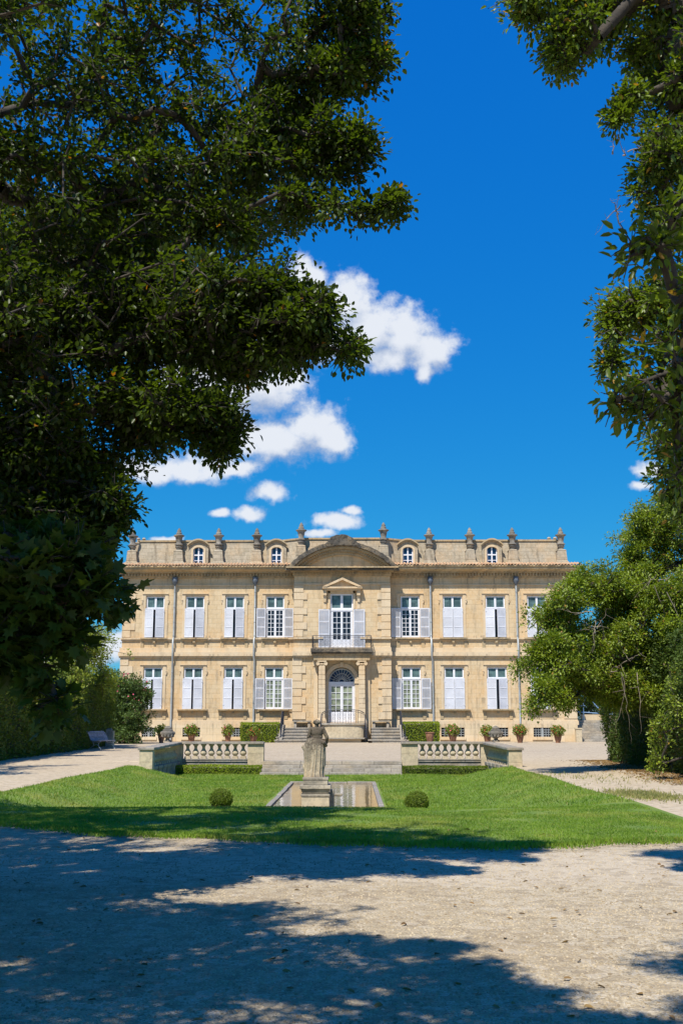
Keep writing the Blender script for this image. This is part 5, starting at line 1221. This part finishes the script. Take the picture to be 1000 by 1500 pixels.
# left side: clipped hedge row, yellow green bushes above it, oleander by the house
strip_hedge('tall_hedge', 'tall dark clipped hedge along the left path, behind the bench', [(-13.6, 36.0), (-15.25, 72)], 2.2, 3.8, 4.2, 60000, .10, M['leaf_hedge'], .16, 'tall hedges along the paths')
def bush(name, label, cat, base, lobes, leaf, mat, K=22, tw=.35, per=6, flowers=None, group=None, tr=.07, clump=.22):
    t = tree(name, label, cat, base, [base, (base[0], base[1], base[2] + .6)], lobes, leaf, mat, M['bark'], K, tw, per, .1, group=group, trunk_r=tr, up=.35, clump=clump, step=.6)
    if flowers:
        c, r, n, m = flowers; c = np.array(c); P = c + rvec(n) * np.array(r); L = np.full(n, .10); leaves('flowers', P, rvec(n), rvec(n) + np.array([.3, -.6, .3]), L, L * .9, M[m], t)
    return t
ob = at(190, 1084, 78.5)
bush('oleander', 'rounded oleander shrub with pink flowers beside the left corner of the chateau', 'shrub', (ob.x - .3, 78.5, 0),
     [((ob.x - .35, 78.6, 3.6), (1.45, 1.5, 1.15), 170), ((ob.x - .2, 78.5, 1.9), (1.35, 1.5, 1.6), 230), ((ob.x - 1.2, 79, 2.6), (1.0, 1.4, 1.9), 120), ((ob.x + .75, 78.3, 3.3), (.55, .8, .7), 50), ((ob.x - .2, 77.8, .7), (1.2, .9, .7), 90)], .15, M['leaf_ole'], 34, .36, flowers=((ob.x - .2, 78.2, 3.6), (1.6, 1.5, 1.2), 75, 'pink'))
bush('yellow_green_tree', 'pale yellow green bushy tree rising above the left hedge behind the bench', 'tree', (-16.8, 63, 0),
     [lobe(118, 950, 63, 44, 34, 2.0, 260), lobe(85, 985, 58, 40, 26, 1.6, 160), lobe(146, 985, 66, 16, 30, 1.2, 90), lobe(60, 1010, 50, 50, 14, 1.2, 120)], .13, M['leaf_yellow'], 30, .42, tr=.16)
bush('yellow_green_tree', 'leafy tree mostly hidden behind the overhanging lobed leaves at the left edge', 'tree', (-15.2, 45, 0),
     [((-15.6, 44, 4.8), (1.6, 4, .9), 140), ((-15.8, 38, 5.0), (1.4, 4, 1.0), 120)], .12, M['leaf_back'], 24, .4, tr=.16)
# right side
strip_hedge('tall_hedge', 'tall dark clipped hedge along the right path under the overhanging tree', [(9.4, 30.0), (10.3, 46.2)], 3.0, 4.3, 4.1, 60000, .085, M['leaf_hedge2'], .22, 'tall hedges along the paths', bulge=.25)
bush('ivy_shrub', 'light green climbing shrub growing up the right hedge near the photo edge', 'shrub', (9.15, 31.5, 0),
     [lobe(968, 1085, 31.5, 9, 40, .3, 34), lobe(988, 1020, 31.2, 9, 36, .3, 26), lobe(962, 1118, 31.6, 8, 16, .3, 14)], .08, M['leaf_mid'], 22, .24, tr=.03)

# ------------------------------------------------------------------ trees
tree('holm_oak', 'sunlit spreading green tree over the right hedge, hiding the right end of the chateau', 'tree', (11.2, 38, 0), [(11.2, 38, 0), (11.3, 38, 1.6), (11.1, 37.9, 3.2), (10.9, 37.8, 4.4)],
     [lobe(825, 905, 36, 40, 35, 1.3, 150), lobe(868, 865, 37, 46, 34, 1.5, 170), lobe(812, 968, 35, 52, 36, 1.3, 190), lobe(800, 1020, 34.6, 28, 25, .9, 75), lobe(850, 1000, 36, 45, 35, 1.3, 130),
      lobe(900, 945, 37, 62, 48, 1.8, 290), lobe(950, 870, 37, 55, 55, 2.0, 300), lobe(960, 790, 38, 52, 48, 1.8, 250), lobe(985, 930, 36, 50, 70, 2.0, 240), lobe(930, 1010, 36, 62, 28, 1.4, 180), lobe(1030, 850, 38, 50, 110, 2.5, 200), lobe(925, 815, 37.5, 22, 26, .9, 50), lobe(1000, 735, 38, 34, 30, 1.6, 130), lobe(945, 765, 38, 20, 20, .9, 50), lobe(893, 1010, 37, 40, 26, 1.2, 110), lobe(905, 890, 37.5, 40, 40, 1.4, 130)],
     .09, M['leaf_mid'], M['bark'], 60, .34, 7, trunk_r=.34, step=.6, clump=.14, flat=.7, extra_dead=[(tuple(at(915, 975, 34.5)), .5, 7), (tuple(at(880, 905, 34.8)), .6, 6), (tuple(at(960, 850, 35)), .6, 5)])
def over(gx_, gy_, z, rx, ry, rz, n):
    gx_ *= 1.07; gy_ *= 1.08; t_ = z / sun_dir.z; return ((gx_ + sun_dir.x * t_, gy_ + sun_dir.y * t_, z), (rx, ry, rz), n)
# near right tree, framing the top right corner
tree('holm_oak', 'leafy dark branches hanging in from the top right corner of the view', 'tree', (5.6, 9.5, 0), [(5.6, 9.5, 0), (5.5, 9.5, 1.8), (5.3, 9.4, 3.4), (4.9, 9.3, 5.0), (4.6, 9.2, 6.2)],
     [lobe(768, 4, 9.2, 24, 10, .2, 16), lobe(800, 12, 9.2, 56, 18, .4, 60), lobe(838, 55, 9.2, 34, 26, .35, 66), lobe(822, 85, 9.2, 14, 10, .15, 10), lobe(890, 10, 9.4, 56, 26, .5, 80), lobe(955, 60, 9.5, 46, 48, .6, 110), lobe(985, 150, 9.5, 40, 56, .6, 70), lobe(965, 225, 9.2, 30, 34, .4, 66), lobe(918, 140, 9.2, 12, 8, .1, 7), lobe(905, 170, 9.2, 5, 5, .05, 3), lobe(1000, 320, 9.4, 44, 50, .6, 56), lobe(948, 290, 9.3, 18, 26, .2, 22),
      lobe(930, 445, 9.8, 40, 50, .4, 66), lobe(895, 480, 9.8, 16, 42, .25, 30), lobe(893, 535, 9.8, 10, 12, .15, 6), lobe(985, 470, 9.6, 44, 80, .6, 80), lobe(1010, 600, 9.4, 46, 80, .6, 120), lobe(1060, 100, 9.6, 60, 160, 1.0, 130), lobe(1060, 350, 9.6, 60, 200, 1.0, 130), lobe(985, 690, 9.6, 18, 24, .3, 26), lobe(1015, 740, 9.6, 36, 34, .3, 40),
     ],
     .055, M['leaf_right'], M['bark'], 30, .17, 6, trunk_r=.15, step=.3, clump=.19, flat=.8, extra_dead=[(tuple(at(905, 225, 9)), .10, 3), (tuple(at(912, 310, 9)), .10, 3), (tuple(at(935, 540, 9)), .15, 4)])
tree('holm_oak', 'young tree just outside the right edge whose shade falls across the lower right corner', 'tree', (4.2, 3.2, 0), [(4.2, 3.2, 0), (4.1, 3.2, 2), (3.6, 3.2, 4), (3.0, 3.2, 5.6)],
     [over(2.1, 6.9, 5.8, .32, .4, .3, 50), over(1.9, 6.1, 5.8, .25, .35, .3, 36), over(2.6, 6.5, 6.0, .5, .8, .5, 110), over(2.45, 7.8, 6.0, .25, .2, .2, 16)],
     .055, M['leaf_right'], M['bark'], 34, .2, 6, trunk_r=.1, step=.3, clump=.21)
tree('laurel', 'bigger leaved dark shoots reaching in from the right edge above the sunlit tree', 'tree', (2.9, 5.6, 0), [(2.9, 5.6, 0), (2.85, 5.6, 1.6), (2.75, 5.6, 2.6), (2.55, 5.6, 3.4)],
     [lobe(935, 365, 6, 26, 14, .12, 7), lobe(972, 350, 6, 30, 30, .2, 15), lobe(990, 300, 6, 18, 20, .2, 5), lobe(965, 560, 6, 36, 36, .25, 15), lobe(930, 585, 6, 26, 18, .12, 9), lobe(985, 620, 6, 40, 50, .3, 17), lobe(975, 520, 6, 32, 30, .2, 8), lobe(1005, 430, 6, 20, 40, .3, 7), lobe(1002, 680, 6, 18, 30, .2, 8), lobe(905, 588, 6, 10, 6, .06, 2)],
     .072, M['leaf_right'], M['bark'], 15, .15, 2, trunk_r=.07, step=.2, clump=.25, ratio=.42)
# big near left tree
LT = [lobe(290, 55, 10.5, 200, 80, 1.6, 170), lobe(110, 110, 10, 150, 130, 1.8, 210), lobe(500, 30, 9.8, 62, 50, .6, 100), lobe(545, 8, 9.8, 36, 14, .2, 18), lobe(535, 92, 9.8, 34, 18, .25, 30), lobe(500, 110, 9.8, 46, 22, .3, 50), lobe(430, 145, 10.2, 70, 80, .8, 130), lobe(490, 205, 9.8, 56, 16, .3, 50), lobe(530, 222, 9.8, 26, 10, .15, 12), lobe(480, 245, 9.9, 50, 14, .2, 34),
      lobe(390, 245, 10.4, 80, 60, .8, 120), lobe(510, 305, 9.8, 56, 9, .2, 26), lobe(572, 305, 9.8, 14, 20, .12, 12), lobe(430, 300, 10, 56, 12, .25, 30), lobe(250, 265, 10.6, 140, 110, 1.4, 200), lobe(100, 330, 10.2, 150, 130, 1.6, 240), lobe(330, 335, 10, 50, 30, .4, 50),
      lobe(375, 440, 9.8, 72, 34, .7, 170), lobe(440, 478, 9.6, 54, 34, .5, 110), lobe(480, 455, 9.6, 18, 18, .2, 20), lobe(505, 500, 9.6, 22, 26, .2, 22), lobe(370, 510, 9.8, 88, 30, .6, 130), lobe(250, 470, 10.2, 120, 110, 1.2, 330), lobe(90, 520, 10, 140, 120, 1.4, 380),
      lobe(285, 600, 9.8, 66, 38, .5, 120), lobe(340, 625, 9.8, 22, 18, .2, 20), lobe(325, 655, 9.8, 10, 14, .1, 6), lobe(200, 600, 10, 60, 50, .7, 110), lobe(80, 670, 10, 110, 80, 1.1, 330), lobe(120, 735, 9.8, 56, 32, .6, 120), lobe(50, 785, 9.8, 80, 70, 1.0, 260), lobe(184, 740, 9.8, 34, 11, .25, 30), lobe(170, 775, 9.8, 16, 12, .2, 14), lobe(122, 785, 9.8, 34, 18, .3, 34), lobe(-10, 640, 10, 100, 260, 1.2, 300)]
# the crown goes on over the drive above and behind the viewer and shades it
def dens(l): return [(c, r_, int(n_ * (3.5 if c[0] < -3.2 else 2.5))) for c, r_, n_ in l]
OVR = [over(-3.4, 10.3, 6.4, 1.7, 1.0, .8, 170), over(-1.7, 8.6, 6.2, 1.5, 1.0, .7, 130), over(-1.2, 7.2, 6.3, 1.6, .9, .7, 140), over(-.3, 6.8, 6.0, 1.0, .7, .6, 84), over(-2.9, 8.2, 6.8, 1.8, 1.6, .9, 210), over(-4.8, 11.2, 6.6, 1.8, 1.6, .9, 190), over(-2.2, 6.0, 6.6, 1.9, 1.2, .8, 190),
       over(.45, 5.9, 6.2, .75, .7, .5, 84), over(.95, 5.3, 6.2, .65, .5, .5, 90), over(1.25, 5.7, 6.1, .35, .35, .3, 34), over(.75, 6.4, 6.1, .45, .3, .3, 34), over(.6, 7.0, 6.0, .4, .25, .25, 24), over(.4, 7.65, 6.0, .45, .14, .2, 16), over(-3.4, 9.4, 6.4, 1.3, .6, .5, 80), over(-2.4, 10.9, 6.4, 1.0, .4, .3, 60), over(-4.4, 11.9, 6.6, 1.4, .7, .5, 90), over(-2.3, 11.9, 6.6, .7, .3, .3, 24), over(-3.2, 10.2, 6.4, 1.0, .5, .4, 50), over(-.6, 5.0, 6.4, 1.5, .9, .6, 120), over(-.35, 7.9, 6.0, .55, .35, .3, 26), over(.25, 7.75, 6.0, .5, .12, .15, 12), over(-1.0, 9.4, 6.1, .6, .25, .2, 16), over(-5.2, 8.5, 7, 1.9, 2, .9, 200), over(-4.6, 13.4, 7.4, 2.2, 1.6, .9, 230), over(-3.0, 12.6, 6.8, 1.2, .6, .5, 60), over(-1.4, 12.1, 6.6, 1.1, .22, .25, 34), over(.2, 12.2, 6.6, .6, .10, .12, 9),
       over(-3.2, 16.5, 7.6, 2.6, 1.3, .8, 230), over(-5.2, 18.5, 8, 2.4, 2.0, .8, 220), over(-.4, 15.0, 7.2, 1.6, .7, .5, 90), over(-1.4, 17.6, 7.6, 1.2, .8, .5, 110), over(-2.6, 20.2, 8, 2.4, 1.2, .6, 230), over(-.7, 18.8, 7.8, 1.3, .8, .5, 90), over(-5.4, 21.0, 8, 1.8, 1.0, .6, 120), over(-4.5, 15.2, 7.6, 2.0, 1.0, .6, 110), over(-4.5, 6.0, 7.2, 2.0, 1.6, .9, 170)]
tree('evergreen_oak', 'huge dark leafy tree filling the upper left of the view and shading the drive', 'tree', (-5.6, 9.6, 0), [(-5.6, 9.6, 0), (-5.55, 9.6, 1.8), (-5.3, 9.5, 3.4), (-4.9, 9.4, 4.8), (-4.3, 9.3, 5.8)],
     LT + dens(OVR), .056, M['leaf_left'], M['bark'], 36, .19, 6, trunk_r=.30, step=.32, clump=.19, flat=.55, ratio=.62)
# lobed leaves, near plane tree at the lower left
tree('plane_tree', 'shaded branches with large lobed leaves hanging at the left edge of the view', 'tree', (-3.9, 7.2, 0), [(-3.9, 7.2, 0), (-3.9, 7.2, 1.8), (-3.75, 7.2, 3.0), (-3.4, 7.2, 3.6)],
     [lobe(100, 815, 7.4, 46, 30, .3, 26), lobe(55, 835, 7.4, 66, 40, .5, 50), lobe(150, 860, 7.4, 22, 16, .2, 12), lobe(100, 880, 7.3, 46, 22, .3, 24), lobe(15, 880, 7.3, 44, 34, .4, 30), lobe(50, 920, 7.2, 50, 16, .2, 14), lobe(58, 975, 7.2, 10, 12, .06, 2), lobe(84, 1022, 7.2, 3, 8, .02, 1), lobe(118, 925, 7.3, 26, 8, .12, 5), lobe(10, 800, 7.4, 60, 46, .5, 40), lobe(-15, 860, 7.4, 40, 60, .4, 40), lobe(-5, 945, 7.2, 30, 34, .2, 18)],
     .10, M['leaf_plane'], M['bark'], 14, .17, 2, droop=.3, T=T_LOBE, trunk_r=.12, step=.25, clump=.22, ratio=.95)
# a tree standing left of the path, mostly outside the frame
tree('lime_tree', 'tree at the left edge beyond the hedge, its shade lying on the left path', 'tree', (-15.5, 33, 0), [(-15.5, 33, 0), (-15.4, 33, 2), (-15, 33, 4)],
     [((-14.6, 35, 6.3), (2.2, 3.0, 1.5), 130), ((-13.2, 33.5, 5.6), (1.4, 2.0, .9), 60), ((-12.7, 37, 5.6), (1.2, 1.6, .7), 40), ((-12.9, 30.5, 6.6), (1.2, 1.5, .8), 40)], .12, M['leaf_back'], M['bark'], 26, .4, 6, trunk_r=.22, step=.6)
# background trees
for (x_, y_, h_, s_, lab) in ((19.8, 95, 6.5, 2.6, 'small green tree glimpsed beyond the right end of the chateau, behind the stair'), (24.5, 100, 9, 3.4, 'taller background tree beyond the right stair, mostly hidden by the holm oak')):
    tree('background_tree', lab, 'tree', (x_, y_, 0), [(x_, y_, 0), (x_, y_, 2)], [((x_, y_, h_ * .6), (s_, s_, h_ * .42), 150), ((x_ - 1, y_ - 1, h_ * .35), (s_, s_, 1.6), 70)], .22, M['leaf_back'], M['bark'], 26, .6, 6, trunk_r=.2, step=.8)

# ------------------------------------------------------------------ bench, post, side stair
def bench():
    Y = 63.5; p = at(146, 1096, Y); t = thing('garden_bench', (p.x, Y, 0), 'grey slatted garden bench with curved cast iron legs by the left hedge', 'bench', rz=math.radians(68))
    # built in local coordinates: x along the seat, -y to the front
    Wd = 1.7; sl_ = MB()
    for i in range(6): y = -.52 + i * .085; sl_.box(-Wd / 2, Wd / 2, y, y + .065, .44 + .012 * abs(i - 3) - .0, .465 + .012 * abs(i - 3))
    o = sl_.build('seat', M['wood'], t, world=False, bevel=.006)
    sl_ = MB()
    for i in range(7):
        f_ = i / 6; y = .02 + .26 * f_ ** 1.2 + (.05 if i == 6 else 0); z = .50 + .44 * f_; sl_.box(-Wd / 2, Wd / 2, y, y + .022, z, z + .055)
    sl_.build('backrest', M['wood'], t, world=False, bevel=.006)
    for x in (-.68, .68):
        f_ = MB(); f_.tube([(x, -.54, .43), (x, -.40, .38), (x, -.1, .36), (x, .02, .44), (x, .14, .66), (x, .28, .92), (x, .38, 1.0)], .028, 6)
        f_.tube([(x, -.44, .39), (x, -.36, .25), (x, -.48, .1), (x, -.56, .0)], .026, 6); f_.tube([(x, -.02, .38), (x, -.10, .22), (x, .10, .10), (x, .24, .0)], .026, 6); f_.tube([(x, -.38, .22), (x, -.24, .28), (x, -.08, .22)], .018, 5)
        f_.build('leg', M['pipe'], t, world=False)
bench()
p = at(159.5, 1092, 67); t = thing('stone_post', (p.x, 67, 0), 'short square stone post standing in shade right of the bench', 'stone post')
MB().box(p.x - .17, p.x + .17, 66.85, 67.15, 0, 1.05).frus(p.x, 67, 1.052, 1.12, .18, .16, .1, .09).build('shaft', M['cope'], t, bevel=.015)
MB().box(p.x + .19, p.x + .30, 66.9, 67.1, 0, .98).build('buttress', M['stone_low'], t, bevel=.01)
p0 = fx(850.5, 1080, 85.6); 
t = thing('stone_post', (p0 - .25, 85.3, 0), 'pale stone post at the right corner of the chateau beside the side stair', 'stone post')
MB().box(p0 - .46, p0 - .02, 85.1, 85.5, 0, .93).build('shaft', M['pier'], t, bevel=.01); MB().box(p0 - .50, p0 + .02, 85.06, 85.54, .932, 1.03).build('cap', M['pier'], t, bevel=.01)
t = thing('side_stair', (p0 + 1.6, 86.5, 0), 'stone stair with blue metal handrails beyond the right end of the chateau', 'steps'); s = MB()
for i in range(8): s.box(p0 + .02, p0 + 4.5, 85.6 + i * .34, 89.5, .2 * i + (.002 if i else 0), .2 * (i + 1) - .002)
s.build('steps', M['step'], t, bevel=.012)
s = MB(); s.box(p0 + .9, p0 + 4.5, 89.55, 89.8, 0, 2.05); s.build('stair_wall', M['stone_low'], t)
s = MB(); z_ = .2 * 8
s.tube([(p0 + .1, 88, 3.3), (p0 + .1, 88, 1.6)], .03, 6); s.tube([(p0 + .75, 88, 3.0), (p0 + .75, 88, 1.6)], .03, 6); s.tube([(p0 + .1, 88, 2.25), (p0 + 3, 88, 2.05)], .045, 6); s.tube([(p0 + .35, 87.8, 4.6), (p0 + 1.9, 87.8, 3.0)], .05, 6); s.tube([(p0 + .3, 87.7, 4.2), (p0 + 2.6, 87.7, 1.7)], .045, 6); s.tube([(p0 + .1, 88, 3.2), (p0 + .9, 88, 3.2)], .03, 6); s.tube([(p0 + .1, 88, 2.7), (p0 + .9, 88, 2.7)], .03, 6)
s.build('handrail', M['bluepaint'], t)

# ------------------------------------------------------------------ sky with clouds
wld = bpy.data.worlds.new('World'); S.world = wld; wld.use_nodes = True; nt = NT(wld.node_tree)
for n_ in list(nt.n): nt.n.remove(n_)
out = nt.node('ShaderNodeOutputWorld'); bg = nt.node('ShaderNodeBackground'); nt.l.new(bg.outputs[0], out.inputs[0]); STR = .085; bg.inputs[1].default_value = STR
sky = nt.node('ShaderNodeTexSky'); sky.sky_type = 'NISHITA'; sky.sun_disc = False; sky.sun_elevation = EL; sky.sun_rotation = math.atan2(sun_dir.x, sun_dir.y)
sky.air_density = 1.0; sky.dust_density = .25; sky.ozone_density = 3.0; sky.altitude = 300
hs = nt.node('ShaderNodeHueSaturation'); nt.l.new(sky.outputs[0], hs.inputs['Color']); hs.inputs['Saturation'].default_value = 1.35; hs.inputs['Hue'].default_value = .5
_r, _g, _b = nt.sep(hs.outputs[0]) 
skyc = nt.comb(nt.math('MULTIPLY', _r, .18), nt.math('MULTIPLY', nt.math('POWER', _g, .6), 1.45 * .97), nt.math('MULTIPLY', nt.math('POWER', _b, .25), 4.3))
dirv = nt.node('ShaderNodeTexCoord').outputs['Generated']; dx, dy, dz = nt.sep(dirv); dyc = nt.math('MAXIMUM', dy, .02)
uv = nt.comb(nt.math('DIVIDE', dx, dyc), nt.math('DIVIDE', dz, dyc), 0.0)
def uvp(px, py): d = ray(px, py); return d.x / d.y, d.z / d.y
CL = [(448, 402, 34, 32), (500, 445, 56, 52), (545, 480, 62, 48), (592, 488, 52, 40), (628, 508, 42, 34), (622, 543, 15, 20), (500, 500, 50, 45), (430, 470, 60, 50), (370, 560, 90, 50), (450, 625, 52, 42), (405, 640, 70, 38), (488, 645, 32, 26), (290, 560, 90, 60), (280, 684, 90, 22), (350, 684, 34, 11), (220, 690, 50, 20),
      (398, 720, 32, 17), (368, 752, 27, 13), (324, 750, 20, 8), (488, 768, 44, 15), (512, 749, 18, 10), (466, 786, 30, 8), (952, 690, 24, 12), (940, 710, 20, 8), (148, 945, 60, 30), (100, 960, 80, 30), (245, 787, 26, 7), (560, 520, 50, 24)]
def density(uvs):
    w1 = nt.noise(uvs, 14, 4, .6, col=True); uvw = nt.vmath('ADD', uvs, nt.vmath('SCALE', nt.vmath('SUBTRACT', w1, (.5, .5, .5)), (0, 0, 0)))
    uvw.node.inputs[1].links[0].from_node.inputs['Scale'].default_value = .030
    acc = None
    for (px, py, rx, ry) in CL:
        u0, v0 = uvp(px, py); ru = abs(uvp(px + rx, py)[0] - u0); rv = abs(uvp(px, py - ry)[1] - v0)
        q = nt.vmath('MULTIPLY', nt.vmath('SUBTRACT', uvw, (u0, v0, 0)), (1 / ru, 1 / rv, 0)); d = nt.math('SUBTRACT', 1.0, nt.vmath('LENGTH', q))
        acc = d if acc is None else nt.math('SMOOTH_MAX', acc, d, .18)
    return acc
d0 = density(uv); fb = nt.noise(uv, 26, 8, .62); fb2 = nt.noise(uv, 90, 5, .6)
den = nt.math('ADD', d0, nt.math('ADD', nt.math('MULTIPLY', nt.math('SUBTRACT', fb, .5), 1.9), nt.math('ADD', .16, nt.math('MULTIPLY', nt.math('SUBTRACT', fb2, .5), .7))))
alpha = nt.ramp(den, -.02, .74)
d1 = density(nt.vmath('ADD', uv, (-.006, .022, 0))); sh = nt.ramp(nt.math('ADD', nt.math('SUBTRACT', d1, d0), nt.math('MULTIPLY', nt.math('SUBTRACT', fb, .5), -2.4)), -.35, .75)
WHT = 1.0 / (STR * 2 ** .36)
cloudc = nt.mix(sh, (.82 * WHT, .86 * WHT, .93 * WHT), (.36 * WHT, .46 * WHT, .66 * WHT))
nt.put(bg.inputs[0], nt.mix(nt.math('MULTIPLY', alpha, .97), skyc, cloudc))
